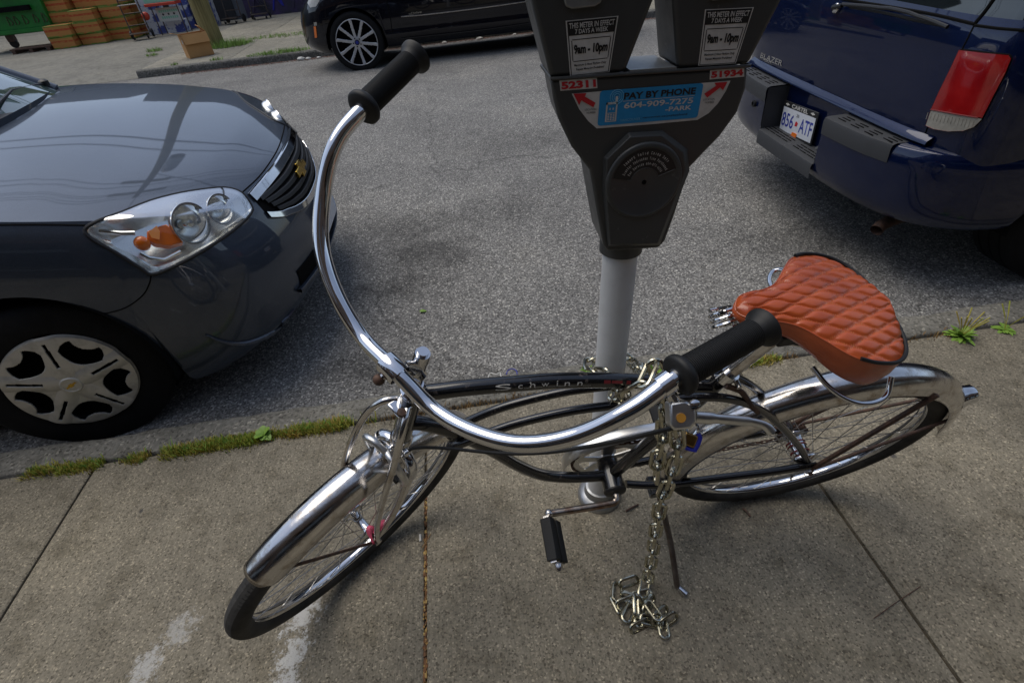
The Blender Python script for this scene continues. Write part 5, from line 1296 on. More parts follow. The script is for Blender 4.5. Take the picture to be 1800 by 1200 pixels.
for sg in (1, -1):
    pad(RQ, .665, .642, sg, 'step_pad'); pad(.0 if sg > 0 else .001, RQ, .418, sg, 'step_pad', .085)
    # painted corner cap top and recess cheek
    cap_ = []
    for i in range(len(shR.us)):
        if shR.us[i].y < .66: continue
        p = shR.top(i); n = shR.nr[i]; cap_.append([WB(V((p.x, sg*p.y, p.z))), WB(V((p.x-n.x*.012, sg*(p.y-n.y*.012), p.z+.008))), WB(V((p.x-n.x*.09, sg*(p.y-n.y*.09), p.z+.014)))])
    MB().grid(cap_).build('corner_cap', M['blue_car'], bump)
    MB().add([WB(V((x, sg*RQ, z))) for x, z in ((-.038, .42), (.11, .42), (.11, .645), (-.038, .645))], [(0, 1, 2, 3)]).build('recess_cheek', M['bumper_pad'], bump)
MB().add([WB(V((.088, q, z))) for q, z in ((-RQ, .415), (RQ, .415), (RQ, .655), (-RQ, .655))], [(0, 1, 2, 3)]).build('plate_recess', M['blue_car'], bump)
# bright painted ledge under the tailgate
lg = []
for k in range(-34, 35):
    q = .74*k/34; i = min(range(len(shB.us)), key=lambda i: abs(shB.us[i].y-abs(q))+(0 if shB.us[i].x < 1 else 9)); x = shB.us[i].x
    lg.append([WB(V((x+.006, q, .652))), WB(V((x-.022, q, .656))), WB(V((x-.030, q, .664))), WB(V((x-.026, q, .676))), WB(V((x-.002, q, .692)))])
MB().grid(lg).build('tailgate_ledge', M['blue_car'], blz, smooth=50)
# number plate in its frame
ctr = WB(V((.070, .0, .545))); py_ = V((0, -1, -.03)).normalized(); pz_ = V((-.12, 0, 1)).normalized(); pn = py_.cross(pz_).normalized()
if pn.x > 0: pn = -pn
plq = [onx(*p, BX+.070) for p in ((1383, 178), (1443, 200), (1368, 230), (1425, 258))]
pmid = sum(plq, V((0, 0, 0)))/4; pu = ((plq[1]-plq[0])+(plq[3]-plq[2])).normalized(); pv = ((plq[0]-plq[2])+(plq[1]-plq[3])).normalized(); pv = (pv-pu*pv.dot(pu)).normalized(); pn = V((-1, 0, 0))
def PP(a, b, o=0.): return pmid+pu*a+pv*b+pn*o
npl = MB().prism([(-.158, -.088), (.158, -.088), (.158, .088), (-.158, .088)], pmid, pu, pv, pn, .008).build('number_plate', M['black_plastic'], blz, bevel=.004)
npl['label'] = 'number plate 856 ATF in a black dealer frame'
MB().add([PP(a, b, .0086) for a, b in ((-.150, -.066), (.150, -.066), (.150, .058), (-.150, .058))], [(0, 1, 2, 3)]).build('plate_face', M['plate_white'], npl, smooth=0)
def ptext(s_, a, b, w, h, m, bold=.01, o=.0094): link('lettering', text_mesh(s_, 'lettering', m, lambda x, y: PP(a+x, b+y, o), width=w, height=h, bold=bold), npl)
ptext('856', -.088, -.004, .112, .072, M['plate_blue']); ptext('ATF', .084, -.004, .112, .072, M['plate_blue'])
ptext('CARTEL', .0, .073, .15, .020, M['white'], .02); ptext('20', -.004, .036, .024, .016, M['ink'], 0)
MB().prism([(-.012, -.014), (.010, -.012), (.014, .004), (.002, .012), (-.010, .008)], PP(-.003, -.004, .009), pu, pv, pn, .0006).build('plate_crest', M['red_ink'], npl)
MB().prism([(-.030, -.016), (.020, -.018), (.024, .008), (.008, .012), (-.020, .010)], PP(.0, -.062, .0088), pu, pv, pn, .003).build('plate_reflector', M['amber_lens'], npl)
for sx in (-1, 1):
    MB().prism(bowtie(.018, .006), PP(sx*.118, .073, .0085), pu, pv, pn, .0008).build('frame_emblem', M['white'], npl)
    for b in (-.076,): MB().lathe([(.006, 0), (.005, .004), (.0001, .004)], PP(sx*.11, b, .008), pn, 10).build('plate_bolt', M['black_plastic'], npl)
# tail light wraps the corner: red over white
TLr = dense([(1690, 88), (1730, 93), (1777, 99), (1768, 125), (1745, 170), (1728, 203), (1690, 197), (1640, 190), (1655, 160), (1675, 120)], 1)
TLr = [(1690, 88), (1733, 93), (1774, 97), (1778, 103), (1768, 128), (1745, 172), (1728, 206), (1690, 200), (1641, 191), (1655, 160), (1675, 120)]
TLw = [(1640, 193), (1690, 202), (1727, 208), (1714, 222), (1696, 229), (1670, 230), (1645, 226), (1631, 220)]
def sub(poly, k=4): return [(a[0]+(b[0]-a[0])*i/k, a[1]+(b[1]-a[1])*i/k) for a, b in zip(poly, poly[1:]+poly[:1]) for i in range(k)]
tlr = px_patch(bvB, sub(TLr), 7, .012, 'tail_light', M['red_lens'], blz); tlr['label'] = 'tall red tail light with clear lower section'
px_patch(bvB, sub(TLw), 6, .011, 'reversing_lens', M['white_lens'], tlr)
full = sub([(1690, 88), (1733, 93), (1774, 97), (1778, 103), (1768, 128), (1745, 172), (1727, 208), (1714, 222), (1696, 229), (1670, 230), (1645, 226), (1631, 220), (1641, 191), (1655, 160), (1675, 120)])
fo, fi = trace(bvB, full, .0125), trace(bvB, full, -.004)
loops_mesh([fi, fo]).build('lamp_edge', M['red_lens'], tlr)
MB().tube(trace(bvB, full, .001), .0038, 6, closed=True).build('gasket', M['matte_black'], tlr)
MB().tube(trace(bvB, sub([(1640, 192), (1690, 201), (1727, 207)], 6)[:12], .0122), .0022, 6).build('lens_divider', M['decal_red'], tlr)
ribs = MB()
for k in range(14):
    f = k/13; a = (1636+f*.0+78*f, 197+14*f); b = (1628+70*f if f < .8 else 1684+30*(f-.8), 221+8*f)
    ribs.tube(trace(bvB, [a, (a[0]-4, a[1]+12)], .0115), .0012, 5)
ribs.build('lens_rib', M['white_lens'], tlr)
# tailgate shut line, window edge, wiper, badge, bumper seam
seam_line(bvB, [(1613, 262), (1625, 238), (1640, 200), (1662, 150), (1690, 90), (1713, 44)], .0035, 'panel_gap', M['matte_black'], blz)
seam_line(bvB, [(1440, -14), (1488, 0), (1560, 12), (1640, 26), (1713, 43)], .006, 'window_seal', M['matte_black'], blz, .001)
seam_line(bvB, [(1713, 43), (1732, 20), (1752, -8)], .006, 'window_seal', M['matte_black'], blz, .001)
seam_line(bvB, [(1713, 45), (1760, 51), (1830, 56)], .005, 'belt_trim', M['matte_black'], blz, .001)
wp = trace(bvB, [(1474, 14), (1490, 12)], .030); wq = trace(bvB, dense([(1490, 10), (1540, 14), (1590, 22), (1640, 36), (1676, 50)], 3, False), .030)
wip = MB().tube([wp[0], wp[1]]+wq, [.010]*2+[.0075]*(len(wq)), 8).build('rear_wiper', M['black_plastic'], blz)
MB().tube(trace(bvB, dense([(1500, 14), (1560, 24), (1620, 38), (1660, 46)], 3, False), .018), .006, 6).build('wiper_blade', M['rubber'], wip)
MB().lathe([(.020, 0), (.022, .012), (.018, .018), (.0001, .02)], trace(bvB, [(1474, 15)], .004)[0], V((-1, 0, .1)), 16).build('wiper_pivot', M['chrome'], wip)
def badge(s_, a, b, h, m, par):
    pa, pb = trace(bvB, [a, b], .003); ex_ = (pb-pa).normalized(); n = V((-1, 0, .05)).normalized(); ey = n.cross(ex_)
    if ey.z < 0: ey = -ey
    mid = (pa+pb)/2
    return link('lettering', text_mesh(s_, 'lettering', m, lambda x, y: mid+ex_*x+ey*y, width=(pb-pa).length, height=h, bold=.01), par)
badge('BLAZER', (1338, 97), (1376, 112), .028, M['chrome'], blz); badge('4X4', (1343, 104), (1357, 110), .016, M['chrome'], blz)
MB().lathe([(.018, 0), (.018, .016), (.012, .018), (.011, .010), (.0001, .010)], onx(1328, 182, BX-.034), V((-1, 0, 0)), 16).build('fog_lamp', M['black_plastic'], bump)
MB().tube([onx(1436, 264, BX-.03), onx(1448, 257, BX-.01)], .016, 10).build('tow_cover', M['bumper_pad'], bump)
MB().tube(crom([WB(V((.55, .60, .27))), WB(V((.25, .62, .27))), WB(V((.12, .655, .265))), WB(V((.075, .675, .250)))], 4), .028, 14, cap=False).build('exhaust_pipe', M['rust'], blz)
MB().box(WB(V((2.4, 0, .42))), (4.0, 1.50, .34)).build('underbody', M['matte_black'], blz)
MB().box(WB(V((.36, 0, .40))), (.46, 1.3, .10)).build('rear_crossmember', M['matte_black'], blz)
side_lo = [[V((x, .945, .60)), V((x, .935, .42)), V((x, .90, .34))] for x in (1.44, 2.0, 2.8, 3.40)]
for sg in (1, -1): MB().grid([[WB(V((p.x, sg*p.y, p.z))) for p in r] for r in side_lo]).build('sill', M['blue_car'], blz)
for xw in (.87, 3.75):
    for sg in (1, -1):
        rows = [[WB(V((xw+cos(pi*k/24*1.1-.15)*.43, sg*q, .37+sin(pi*k/24*1.1-.15)*.43))) for q in (.94, .86, .58)] for k in range(25)]
        mb = MB().grid(rows); mb.add([r[2] for r in rows], [tuple(range(25))]); mb.build('wheel_well', M['matte_black'], blz)
        car_wheel(WB(V((xw, sg*.925, .365))), V((0, -sg, 0)), .365, .245, .215, 'plain', blz)

# ================================================================== black sport utility across the street
def WX(p): y = 9.30-p.y; return V((-1.18-p.x, y, p.z-.045-.03*(y-8.36)))
x5 = thing('parked_car', 'black sport utility vehicle parked across the street, silver double-spoke wheel', 'car', (.3, 9.3, -.07))
PLAN_X = [(-3.93, 0, 1.08), (-3.88, .5, 1.08), (-3.7, .80, 1.08), (-3.3, .91, 1.08), (-2.9, .932, 1.07), (-1.5, .935, 1.06), (-.5, .934, 1.05), (0, .928, 1.03), (.25, .90, 1.0), (.48, .83, .95), (.66, .68, .88), (.78, .45, .84), (.83, .22, .83), (.84, 0, .83)]
shX = Shell(PLAN_X, [(0, .09), (.06, .05), (.12, .02), (.17, .0), (.24, .004), (.28, .010), (.33, .002), (.55, .0), (.70, .004), (.80, .012), (.92, .03), (1, .06)], [(0, .14), (.1, .05), (.25, .0), (.5, .0), (.7, .02), (.85, .05), (1, .11)], .26, [(0, .37, .405), (-2.93, .37, .405)], WX, .03, 30, lambda p: p.x > -2)
mb = MB(); both(mb, shX.band(), WX); xb = mb.build('body', M['black_car'], x5, smooth=40); bvX = bvh_of(xb)
topX = [[V((shX.top(i).x, shX.top(i).y*(1-j/6), shX.top(i).z+.05*(1-(1-j/6)**2))) for j in range(7)] for i in range(len(shX.us)) if shX.us[i].x > -.65]
mb = MB(); both(mb, topX, WX); mb.build('bonnet', M['black_car'], x5)
bX = crom([V(p) for p in [(-.45, 0, 1.06), (-.6, .72, 1.04), (-1.6, .83, 1.05), (-2.8, .80, 1.06), (-3.6, .66, 1.08), (-3.8, 0, 1.08)]], 6); rX = crom([V(p) for p in [(-1.3, 0, 1.66), (-1.35, .56, 1.63), (-1.8, .62, 1.67), (-2.8, .60, 1.67), (-3.4, .52, 1.62), (-3.55, 0, 1.62)]], 6)
mb = MB(); both(mb, [[a.lerp(b, j/6) for j in range(7)] for a, b in zip(bX, rX)], WX); mb.build('cabin_glass', M['car_glass'], x5)
mb = MB(); both(mb, [[V((r.x*(1-j/5)-2.3*j/5, r.y*(1-j/5), r.z+.05*(1-(1-j/5)**2))) for j in range(6)] for r in rX], WX); mb.build('roof', M['black_car'], x5)
MB().box(WX(V((-1.5, 0, .42))), (3.6, 1.5, .22)).build('underbody', M['matte_black'], x5)
for xw in (0, -2.93):
    for sg in (1, -1):
        rows = [[WX(V((xw+cos(pi*k/24*1.1-.15)*.405, sg*q, .37+sin(pi*k/24*1.1-.15)*.405))) for q in (.925, .84, .56)] for k in range(25)]
        mb = MB().grid(rows); mb.add([r[2] for r in rows], [tuple(range(25))]); mb.build('wheel_well', M['matte_black'], x5)
        car_wheel(WX(V((xw, sg*.925, .366))), V((0, -sg, 0)), .366, .26, .285, 'double', x5, V((.2, 0, 1)))
xl = px_patch(bvX, sub([(541, 6), (548, -12), (566, -16), (562, 2), (556, 12), (546, 14)]), 4, .006, 'headlight', M['white_lens'], x5)
px_patch(bvX, sub([(552, 47), (556, 47), (558, 66), (554, 67)]), 3, .008, 'side_marker', M['amber_lens'], x5)
px_patch(bvX, sub([(552, 40), (557, 39), (558, 45), (553, 46)]), 3, .008, 'marker_frame', M['white_lens'], x5)
pa, pb = trace(bvX, [(718, 25), (741, 21)], .006); ex_ = (pb-pa).normalized()
link('lettering', text_mesh('xDrive', 'lettering', M['chrome'], lambda x, y: (pa+pb)/2+ex_*x+V((0, 0, 1))*y, width=(pb-pa).length, height=.028, bold=.02), x5)
for pl_ in ([(705, 30), (760, 25), (850, 14), (935, 2)], [(705, 68), (760, 62), (850, 52), (935, 40)]):
    seam_line(bvX, pl_, .008, 'side_trim', M['chrome_old'] if pl_[0][1] < 40 else M['black_car'], x5, .004)
seam_line(bvX, [(672, -20), (684, 20), (690, 60)], .006, 'panel_gap', M['matte_black'], x5)
MB().box(WX(V((.32, .80, .27))), (.03, .20, .12)).build('mud_flap', M['matte_black'], x5)

# ------------------------------------------------------------------ across the street: shop front, pole, cartons, carts
M['siding'] = mat('grey_siding', (.13, .14, .16), .7, var=.3, vs=3)
M['bay_shade'] = mat('shop_bay_shade', (.03, .03, .034), .8, var=.4, vs=2)  # dark colour stands in for the shade inside open bays
M['graffiti'] = mat('purple_graffiti', (.06, .035, .11), .7, vcol=(.02, .02, .03), vs=3)
M['brick'] = mat('brown_brick', (.085, .055, .038), .9, vcol=(.05, .035, .028), vs=9, bump=.4, bs=40)
M['shop_glass'] = mat('shop_glass', (.012, .014, .016), .06, 0, coat=1.)
M['awning'] = mat('awning_canvas', (.10, .05, .022), .85, var=.2, vs=8)
M['wood_pole'] = None
def m_wood():
    m, t, b = nt('weathered_pole_wood'); L = t.links; tc = nd(t, 'ShaderNodeTexCoord'); mp = nd(t, 'ShaderNodeMapping'); mp.inputs['Scale'].default_value = (14, 14, .8); L.new(tc.outputs['Object'], mp.inputs[0])
    n = nd(t, 'ShaderNodeTexNoise', i_Scale=2.2, i_Detail=8., i_Roughness=.7); L.new(mp.outputs[0], n.inputs['Vector'])
    r = ramp(t, n.outputs['Fac'], [(.3, (.06, .05, .02)), (.5, (.20, .165, .06)), (.7, (.29, .245, .105))]); L.new(r.outputs[0], b.inputs['Base Color']); b.inputs['Roughness'].default_value = .85
    bp = nd(t, 'ShaderNodeBump', i_Strength=.6, i_Distance=.01); L.new(n.outputs['Fac'], bp.inputs['Height']); L.new(bp.outputs[0], b.inputs['Normal']); return m
M['wood_pole'] = m_wood()
M['kraft'] = mat('kraft_cardboard', (.50, .265, .095), .8, var=.12, vs=4)
M['kraft_in'] = mat('kraft_inside', (.40, .20, .07), .85)
M['dump_green'] = mat('dumpster_green', (.010, .20, .022), .45, vs=3, vcol=(.010, .12, .018))
M['rail_steel'] = mat('dull_cart_steel', (.10, .095, .09), .5, .6, vcol=(.09, .05, .035), vs=12)
M['red_plastic'] = mat('red_orange_plastic', (.50, .045, .02), .5)
M['mint'] = mat('mint_print', (.22, .50, .36), .6)
M['paper'] = mat('litter_paper', (.55, .54, .50), .8)
def m_carton(name, seed, base, band1, band2):
    m, t, b = nt(name); L = t.links; tc = nd(t, 'ShaderNodeTexCoord'); sp = nd(t, 'ShaderNodeSeparateXYZ'); L.new(tc.outputs['Generated'], sp.inputs[0])
    r = ramp(t, sp.outputs['Z'], [(0, band2), (.10, band2), (.12, base), (.42, base), (.5, band1), (.66, band1), (.68, base), (.86, base), (.9, band2), (1, base)], 'CONSTANT')
    mp = nd(t, 'ShaderNodeMapping'); mp.inputs['Location'].default_value = (seed, 0, 0); mp.inputs['Scale'].default_value = (3, 3, 3); L.new(tc.outputs['Generated'], mp.inputs[0])
    n = nd(t, 'ShaderNodeTexNoise', i_Scale=1.6, i_Detail=5.); L.new(mp.outputs[0], n.inputs['Vector'])
    f = ramp(t, n.outputs['Fac'], [(.50, 1.), (.66, 0.)]); c = mixc(t, f.outputs[0], base, r.outputs[0])
    f2 = ramp(t, n.outputs['Fac'], [(.66, 0.), (.70, 1.)]); c = mixc(t, f2.outputs[0], c, (.38, .035, .02))
    L.new(c, b.inputs['Base Color']); b.inputs['Roughness'].default_value = .75; return m
CART = [m_carton('fruit_carton_%s' % 'abc'[k], 3.7*k, (.44, .195, .045), (.40, .065, .015), (.13, .20, .025)) for k in range(3)]
CARTW = mat('white_blue_carton', (.50, .51, .54), .7, vcol=(.05, .07, .25), vs=4, lo=.5, hi=.56)

# shop building
shop = thing('shop_building', 'dark grey sided shop building across the street behind the carts', 'building', (-3, 17.8, 0))
MB().box((6, 20.5, 3.0), (27.5, 5.4, 6.0)).build('wall', M['siding'], shop)
for k in range(26):
    MB().prism([(0, 0), (0.02, 0), (.006, .19), (0, .19)], (-7.75, 17.8, 1.0+.19*k), (0, -1, 0), (0, 0, 1), (1, 0, 0), 27.5).build('siding_board', M['siding'], shop, smooth=0)
for (x0, x1, m_) in ((-7.7, -5.6, 'bay_shade'), (-5.3, -2.0, 'graffiti'), (-1.6, 2.4, 'bay_shade'), (3, 7, 'graffiti')):
    MB().box(((x0+x1)/2, 17.765, .95), (x1-x0, .05, 1.88)).build('frontage', M[m_], shop)  # flat dark panels paint the darkness of open bays; graffiti ones are solid
# strokes of old graffiti on the shutter
for k in range(5):
    x = -5.1+.55*k; MB().tube(crom([V((x, 17.725, .12)), V((x+.14, 17.725, .42)), V((x+.30, 17.725, .20)), V((x+.22, 17.725, .60)), V((x+.45, 17.725, .5))], 5), .022, 6).build('graffiti_stroke', M['blue_plastic'] if k % 2 else M['graffiti'], shop)
side = thing('side_building', 'tall grey building beyond the alley behind the dumpster', 'building', (-20, 26, 0))
MB().box((-21, 27, 3.6), (20, 7, 7.2)).build('wall', M['siding'], side)
for k in range(5): MB().box((-28+3.4*k, 23.47, 4.2), (1.6, .06, 1.4)).build('window', M['shop_glass'], side)
# shop row on the near pavement, behind the photographer
near = thing('street_shop', 'brown brick shop row with awning behind the near pavement', 'building', (0, -3.4, 0))
MB().box((-14, -6.0, 3.2), (110, 5.2, 6.8)).build('wall', M['brick'], near)
for k in range(9):
    x = -18+4.5*k
    w_ = MB().box((x, -3.38, 1.35), (3.4, .06, 1.9)).build('shop_window', M['shop_glass'], near)
    MB().box((x, -3.36, .38), (3.5, .08, .06)).build('sill', M['steel'], w_)
    MB().prism([(0, 0), (1.15, -.45), (1.15, -.62), (0, -.05)], (x-1.9, -3.39, 2.95), (0, 1, 0), (0, 0, 1), (1, 0, 0), 3.8).build('awning', M['awning'], near)
    MB().box((x, -3.38, 4.9), (1.3, .06, 1.5)).build('upper_window', M['shop_glass'], near)
endb = thing('added_end_building', 'unseen dark brick building added at the street end to darken reflections', 'building', (-75, 6, 0))
MB().box((-78, 6, 6), (6, 40, 12)).build('wall', M['brick'], endb)  # added out of view, blocks low sky from the car paint reflections
rowb = thing('added_row_building', 'unseen grey sided row added along the far pavement to hide the horizon in reflections', 'building', (-50, 22, 0))
MB().box((-52, 25, 4), (40, 8, 8)).build('wall', M['siding'], rowb)  # unseen row, added so reflections do not show a bare horizon
endc = thing('added_end_building', 'unseen brown brick building added at the far right street end to darken reflections', 'building', (75, 6, 0))
MB().box((78, 6, 6), (6, 40, 12)).build('wall', M['brick'], endc)  # added counterpart at the other end, unseen, covers the low sky in reflections
# utility pole with crossarm and cables
PLX, PLY = -4.50, 12.40
pole = thing('utility_pole', 'weathered wooden utility pole beside the open cardboard box', 'utility pole', (PLX, PLY, .01))
MB().tube([(PLX, PLY, -.05), (PLX, PLY, .3), (PLX-.02, PLY+.02, 4), (PLX-.04, PLY+.03, 9.4)], [.185, .175, .155, .125], 20).build('trunk', M['wood_pole'], pole)
MB().box((PLX-.04, PLY-.16, 8.9), (2.4, .10, .12)).build('crossarm', M['wood_pole'], pole); MB().box((PLX-.04, PLY-.16, 8.1), (1.8, .10, .12)).build('crossarm', M['wood_pole'], pole)
MB().lathe([(.22, 0), (.24, .1), (.24, .8), (.18, .9), (.05, .95)], (PLX+.42, PLY-.1, 6.6), (0, 0, 1), 16).build('transformer', M['steel'], pole)
for k, (dx, h, sag, r) in enumerate(((-1.1, 9.05, .7, .014), (-.4, 9.05, .7, .014), (.5, 9.05, .7, .014), (1.05, 9.05, .7, .014), (-.8, 8.25, .8, .018), (.7, 8.25, .8, .018), (0, 6.3, .9, .026), (.05, 5.9, 1.0, .030))):
    P = [V((PLX+x, PLY-.16+dx*.05*(x/30), h-sag*(1-(x/30)**2)*0-sag*abs(x)/30*(1-abs(x)/60))) for x in (-40, -28, -16, -6, 0, 6, 16, 28, 40)]
    for p in P: p.y += .25*(dx)
    tag(MB().tube(P, r, 6).build('overhead_cable', M['rubber']), 'black overhead cable strung along the street from the utility pole', 'cable', 'overhead cables on the pole')
tag(MB().tube(crom([V((PLX, PLY-.1, 8.0)), V((-2.5, 6, 6.6)), V((-1, -3.3, 5.6))], 8), .018, 6).build('overhead_cable', M['rubber']), 'black service cable crossing the street from the utility pole', 'cable')
tag(MB().tube(crom([V((PLX, PLY-.1, 7.6)), V((2.5, 6, 6.2)), V((7, -3.3, 5.4))], 8), .018, 6).build('overhead_cable', M['rubber']), 'black service cable slanting to the brick shop row', 'cable')
# open cardboard box leaning by the pole
cb = thing('cardboard_box', 'open brown cardboard box standing on the pavement by the wooden pole', 'box', (-4.46, 11.38, .013), radians(33))
def lbox(name, m, par, faces, th=.006):
    mb = MB()
    for f in faces: mb.add([V(p) for p in f], [tuple(range(len(f)))])
    o = mb.build(name, m, par, local=True, smooth=0); s = o.modifiers.new('solid', 'SOLIDIFY'); s.thickness = th; return o
w, d, h = .21, .14, .37
lbox('side', M['kraft'], cb, [[(-w, -d, 0), (w, -d, 0), (w, -d, h), (-w, -d, h)]]); lbox('side', M['kraft'], cb, [[(-w, d, 0), (w, d, 0), (w, d, h), (-w, d, h)]])
lbox('end', M['kraft'], cb, [[(-w, -d, 0), (-w, d, 0), (-w, d, h), (-w, -d, h)]]); lbox('end', M['kraft'], cb, [[(w, -d, 0), (w, d, 0), (w, d, h), (w, -d, h)]])
lbox('bottom', M['kraft_in'], cb, [[(-w, -d, .01), (w, -d, .01), (w, d, .01), (-w, d, .01)]])
lbox('flap', M['kraft'], cb, [[(-w, -d-.004, h), (w, -d-.004, h), (w, -d-.05, h-.15), (-w, -d-.05, h-.15)]])
lbox('flap', M['kraft'], cb, [[(-w, -d, h), (-w, d, h), (-w-.12, d-.01, h+.04), (-w-.12, -d+.02, h+.05)]])
lbox('flap', M['kraft'], cb, [[(-w, d, h), (w, d, h), (w*.95, d+.10, h-.08), (-w*.95, d+.10, h-.06)]])
lbox('flap', M['kraft'], cb, [[(w, -d, h), (w, d, h), (w-.08, d-.02, h+.10), (w-.08, -d+.03, h+.09)]])
lbox('label', M['paper'], cb, [[(-w-.007, -.02, h*.62), (-w-.007, -.08, h*.62), (-w-.007, -.08, h*.78), (-w-.007, -.02, h*.78)]], .001)
# fruit cartons
def carton_mesh(k, sx, sy, sz):
    return MB().box((0, 0, sz/2), (sx, sy, sz)).mesh('carton', CART[k], 0)
CM = [carton_mesh(k, .56, .40, .235) for k in range(3)]
cnt = 0
STK = ['the two-high stack next to the dumpster pallet', 'the tall stack behind the two-high stack', 'the three-high stack right of the two-high one', 'the tall stack behind the three-high one', 'the four-high stack beside the hand cart', 'the tall stack behind the four-high one']
def LEV(k, n): return 'bottom' if k == 0 else ('topmost' if k == n-1 else ['', 'second', 'third', 'fourth', 'fifth'][k])
for (x, y, n, rz) in ((-8.98, 15.55, 2, .03), (-9.02, 16.02, 6, .0), (-8.40, 15.72, 3, .05), (-8.38, 16.16, 6, .02), (-7.82, 16.05, 4, -.03), (-7.80, 16.48, 6, .0)):
    for k in range(n):
        o = bpy.data.objects.new('carton', CM[(cnt+k) % 3]); COL.objects.link(o); o.location = (x+random.uniform(-.015, .015), y+random.uniform(-.015, .015), .002+.2365*k); o.rotation_euler = (random.uniform(-.006, .006), 0, rz+random.uniform(-.09, .09)); o.scale = (random.uniform(.92, 1.03), random.uniform(.92, 1.03), 1)
        b = o.modifiers.new('bevel', 'BEVEL'); b.width = .006
        tag(o, '%s printed fruit carton of %s' % (LEV(k, n), STK[cnt]), 'carton', 'fruit cartons stacked by the alley')
    cnt += 1
# white and blue cartons
for i, (x, y, n) in enumerate(((-7.12, 16.35, 4), (-6.62, 16.25, 1), (-6.55, 16.75, 3), (-6.0, 16.7, 4))):
    for k in range(n):
        o = MB().box((0, 0, .13), (.46, .34, .258)).build('carton', CARTW, smooth=0); o.location = (x, y, .002+.2595*k); o.rotation_euler = (0, 0, random.uniform(-.1, .1))
        tag(o, '%s white and blue carton %s' % (LEV(k, n) if n > 1 else 'single', ['behind the hand cart with the orange sack', 'beside the notice panel', 'in the stack behind the notice panel', 'in the stack behind the wooden pole'][i]), 'carton', 'white and blue cartons')
# mint board stand with a red lid
bs_ = thing('display_stand', 'mint and white notice panel on a stand under a red tray', 'display stand', (-6.52, 15.8, .013))
MB().box((-6.52, 15.8, .42), (.56, .03, .28), Matrix.Rotation(.02, 3, 'Y')).build('panel', M['paper'], bs_)
for k in range(9): MB().box((-6.72+.05*k, 15.783, .49), (.034, .004, .05)).build('print_mark', M['mint'], bs_)
for k in range(8): MB().box((-6.70+.05*k, 15.783, .36), (.034, .004, .05)).build('print_mark', M['mint'], bs_)
for k in range(3): MB().lathe([(.022, 0), (.022, .004)], (-6.66+.13*k, 15.782, .425), (0, -1, 0), 12).build('print_dot', M['ink'], bs_)
MB().box((-6.55, 15.75, .645), (.72, .40, .06)).build('tray', M['red_plastic'], bs_, bevel=.01); MB().box((-6.55, 15.80, .74), (.70, .36, .12)).build('mint_box', M['mint'], bs_)
for dx in (-.30, .30):
    for dy in (-.12, .2): MB().tube([(-6.53+dx, 15.8+dy, .012), (-6.53+dx, 15.8+dy, .62)], .014, 8).build('leg', M['rail_steel'], bs_)
# hand carts
def hand_cart(x, y, rz, label, hgt=1.25):
    t_ = thing('hand_cart', label, 'cart', (x, y, .013), rz, 'steel hand carts by the shop')
    for sx in (-.2, .2):
        MB().tube([(sx, 0, .10), (sx, .0, .2), (sx, .12, hgt), (sx, .22, hgt+.06)], .014, 8).build('rail', M['rail_steel'], t_, local=True)
        w_ = MB().lathe([(.03, -.018), (.085, -.018), (.09, 0), (.085, .018), (.03, .018)], (sx*1.15, .06, .09), (1, 0, 0), 20).build('wheel', M['rubber'], t_, local=True)
        MB().lathe([(.022, -.01), (.03, .0), (.022, .03)], (sx*.75, -.26, .04), (1, 0, 0), 12).build('caster', M['rubber'], t_, local=True)
        MB().tube([(sx*.8, 0, .13), (sx*.75, -.30, .12), (sx*.75, -.26, .045)], .012, 6).build('toe_bar', M['rail_steel'], t_, local=True)
    for z in (.28, .52, .78, 1.05): MB().tube([(-.2, .12*z/hgt, z), (.2, .12*z/hgt, z)], .011, 8).build('cross_bar', M['rail_steel'], t_, local=True)
    MB().box((0, -.15, .125), (.42, .32, .012)).build('deck', M['rail_steel'], t_, local=True); MB().box((0, -.10, .70), (.40, .22, .012)).build('shelf', M['alu'], t_, local=True)
    return t_
hand_cart(-7.22, 15.50, .25, 'rusty steel hand cart with a shelf in front of the white cartons')
hand_cart(-5.35, 16.75, -.2, 'dark steel hand cart by the shutter, just past the wooden pole'); hand_cart(-4.75, 17.05, .15, 'dark steel hand cart against the graffiti shutter')
tag(MB().sphere((-7.02, 15.66, .44), .09, 14, (1, .8, 1)).build('orange_sack', M['red_plastic']), 'small round orange sack hanging on the hand cart', 'sack')
# dumpster
du = thing('dumpster', 'green steel dumpster on casters with red scrawl', 'dumpster', (-10.25, 16.35, 0))
MB().prism([(-.92, .36), (1.0, .36), (1.08, 1.55), (-1.02, 1.55)], (-10.25, 15.72, 0), (1, 0, 0), (0, 0, 1), (0, 1, 0), 1.25).build('body', M['dump_green'], du, bevel=.02)
MB().box((-10.22, 15.66, .86), (1.5, .10, .10)).build('lift_channel', M['matte_black'], du); MB().box((-10.22, 15.68, 1.15), (2.0, .10, .08)).build('rib', M['dump_green'], du); MB().box((-10.22, 15.69, .42), (1.95, .06, .08)).build('rib', M['dump_green'], du)
MB().box((-10.22, 16.35, 1.60), (2.15, 1.35, .06)).build('lid', M['matte_black'], du)
for sx in (-.75, .8):
    for y in (15.85, 16.8):
        MB().lathe([(.03, -.03), (.10, -.03), (.105, 0), (.10, .03), (.03, .03)], (-10.25+sx, y, .105), (0, 1, 0), 18).build('caster', M['rubber'], du); MB().box((-10.25+sx, y, .26), (.16, .14, .22)).build('caster_bracket', M['rust'], du)
for k in range(5):
    x_, e_ = -10.15+.19*k+.04*sin(k*5), .05*sin(k*3.1)
    MB().tube(crom([V((x_, 15.708, .54+e_)), V((x_+.03, 15.706, .72-e_)), V((x_+.10, 15.706, .60+e_)), V((x_+.05+e_, 15.708, .55))], 4), .008, 6).build('scrawl_stroke', M['rust'], du)
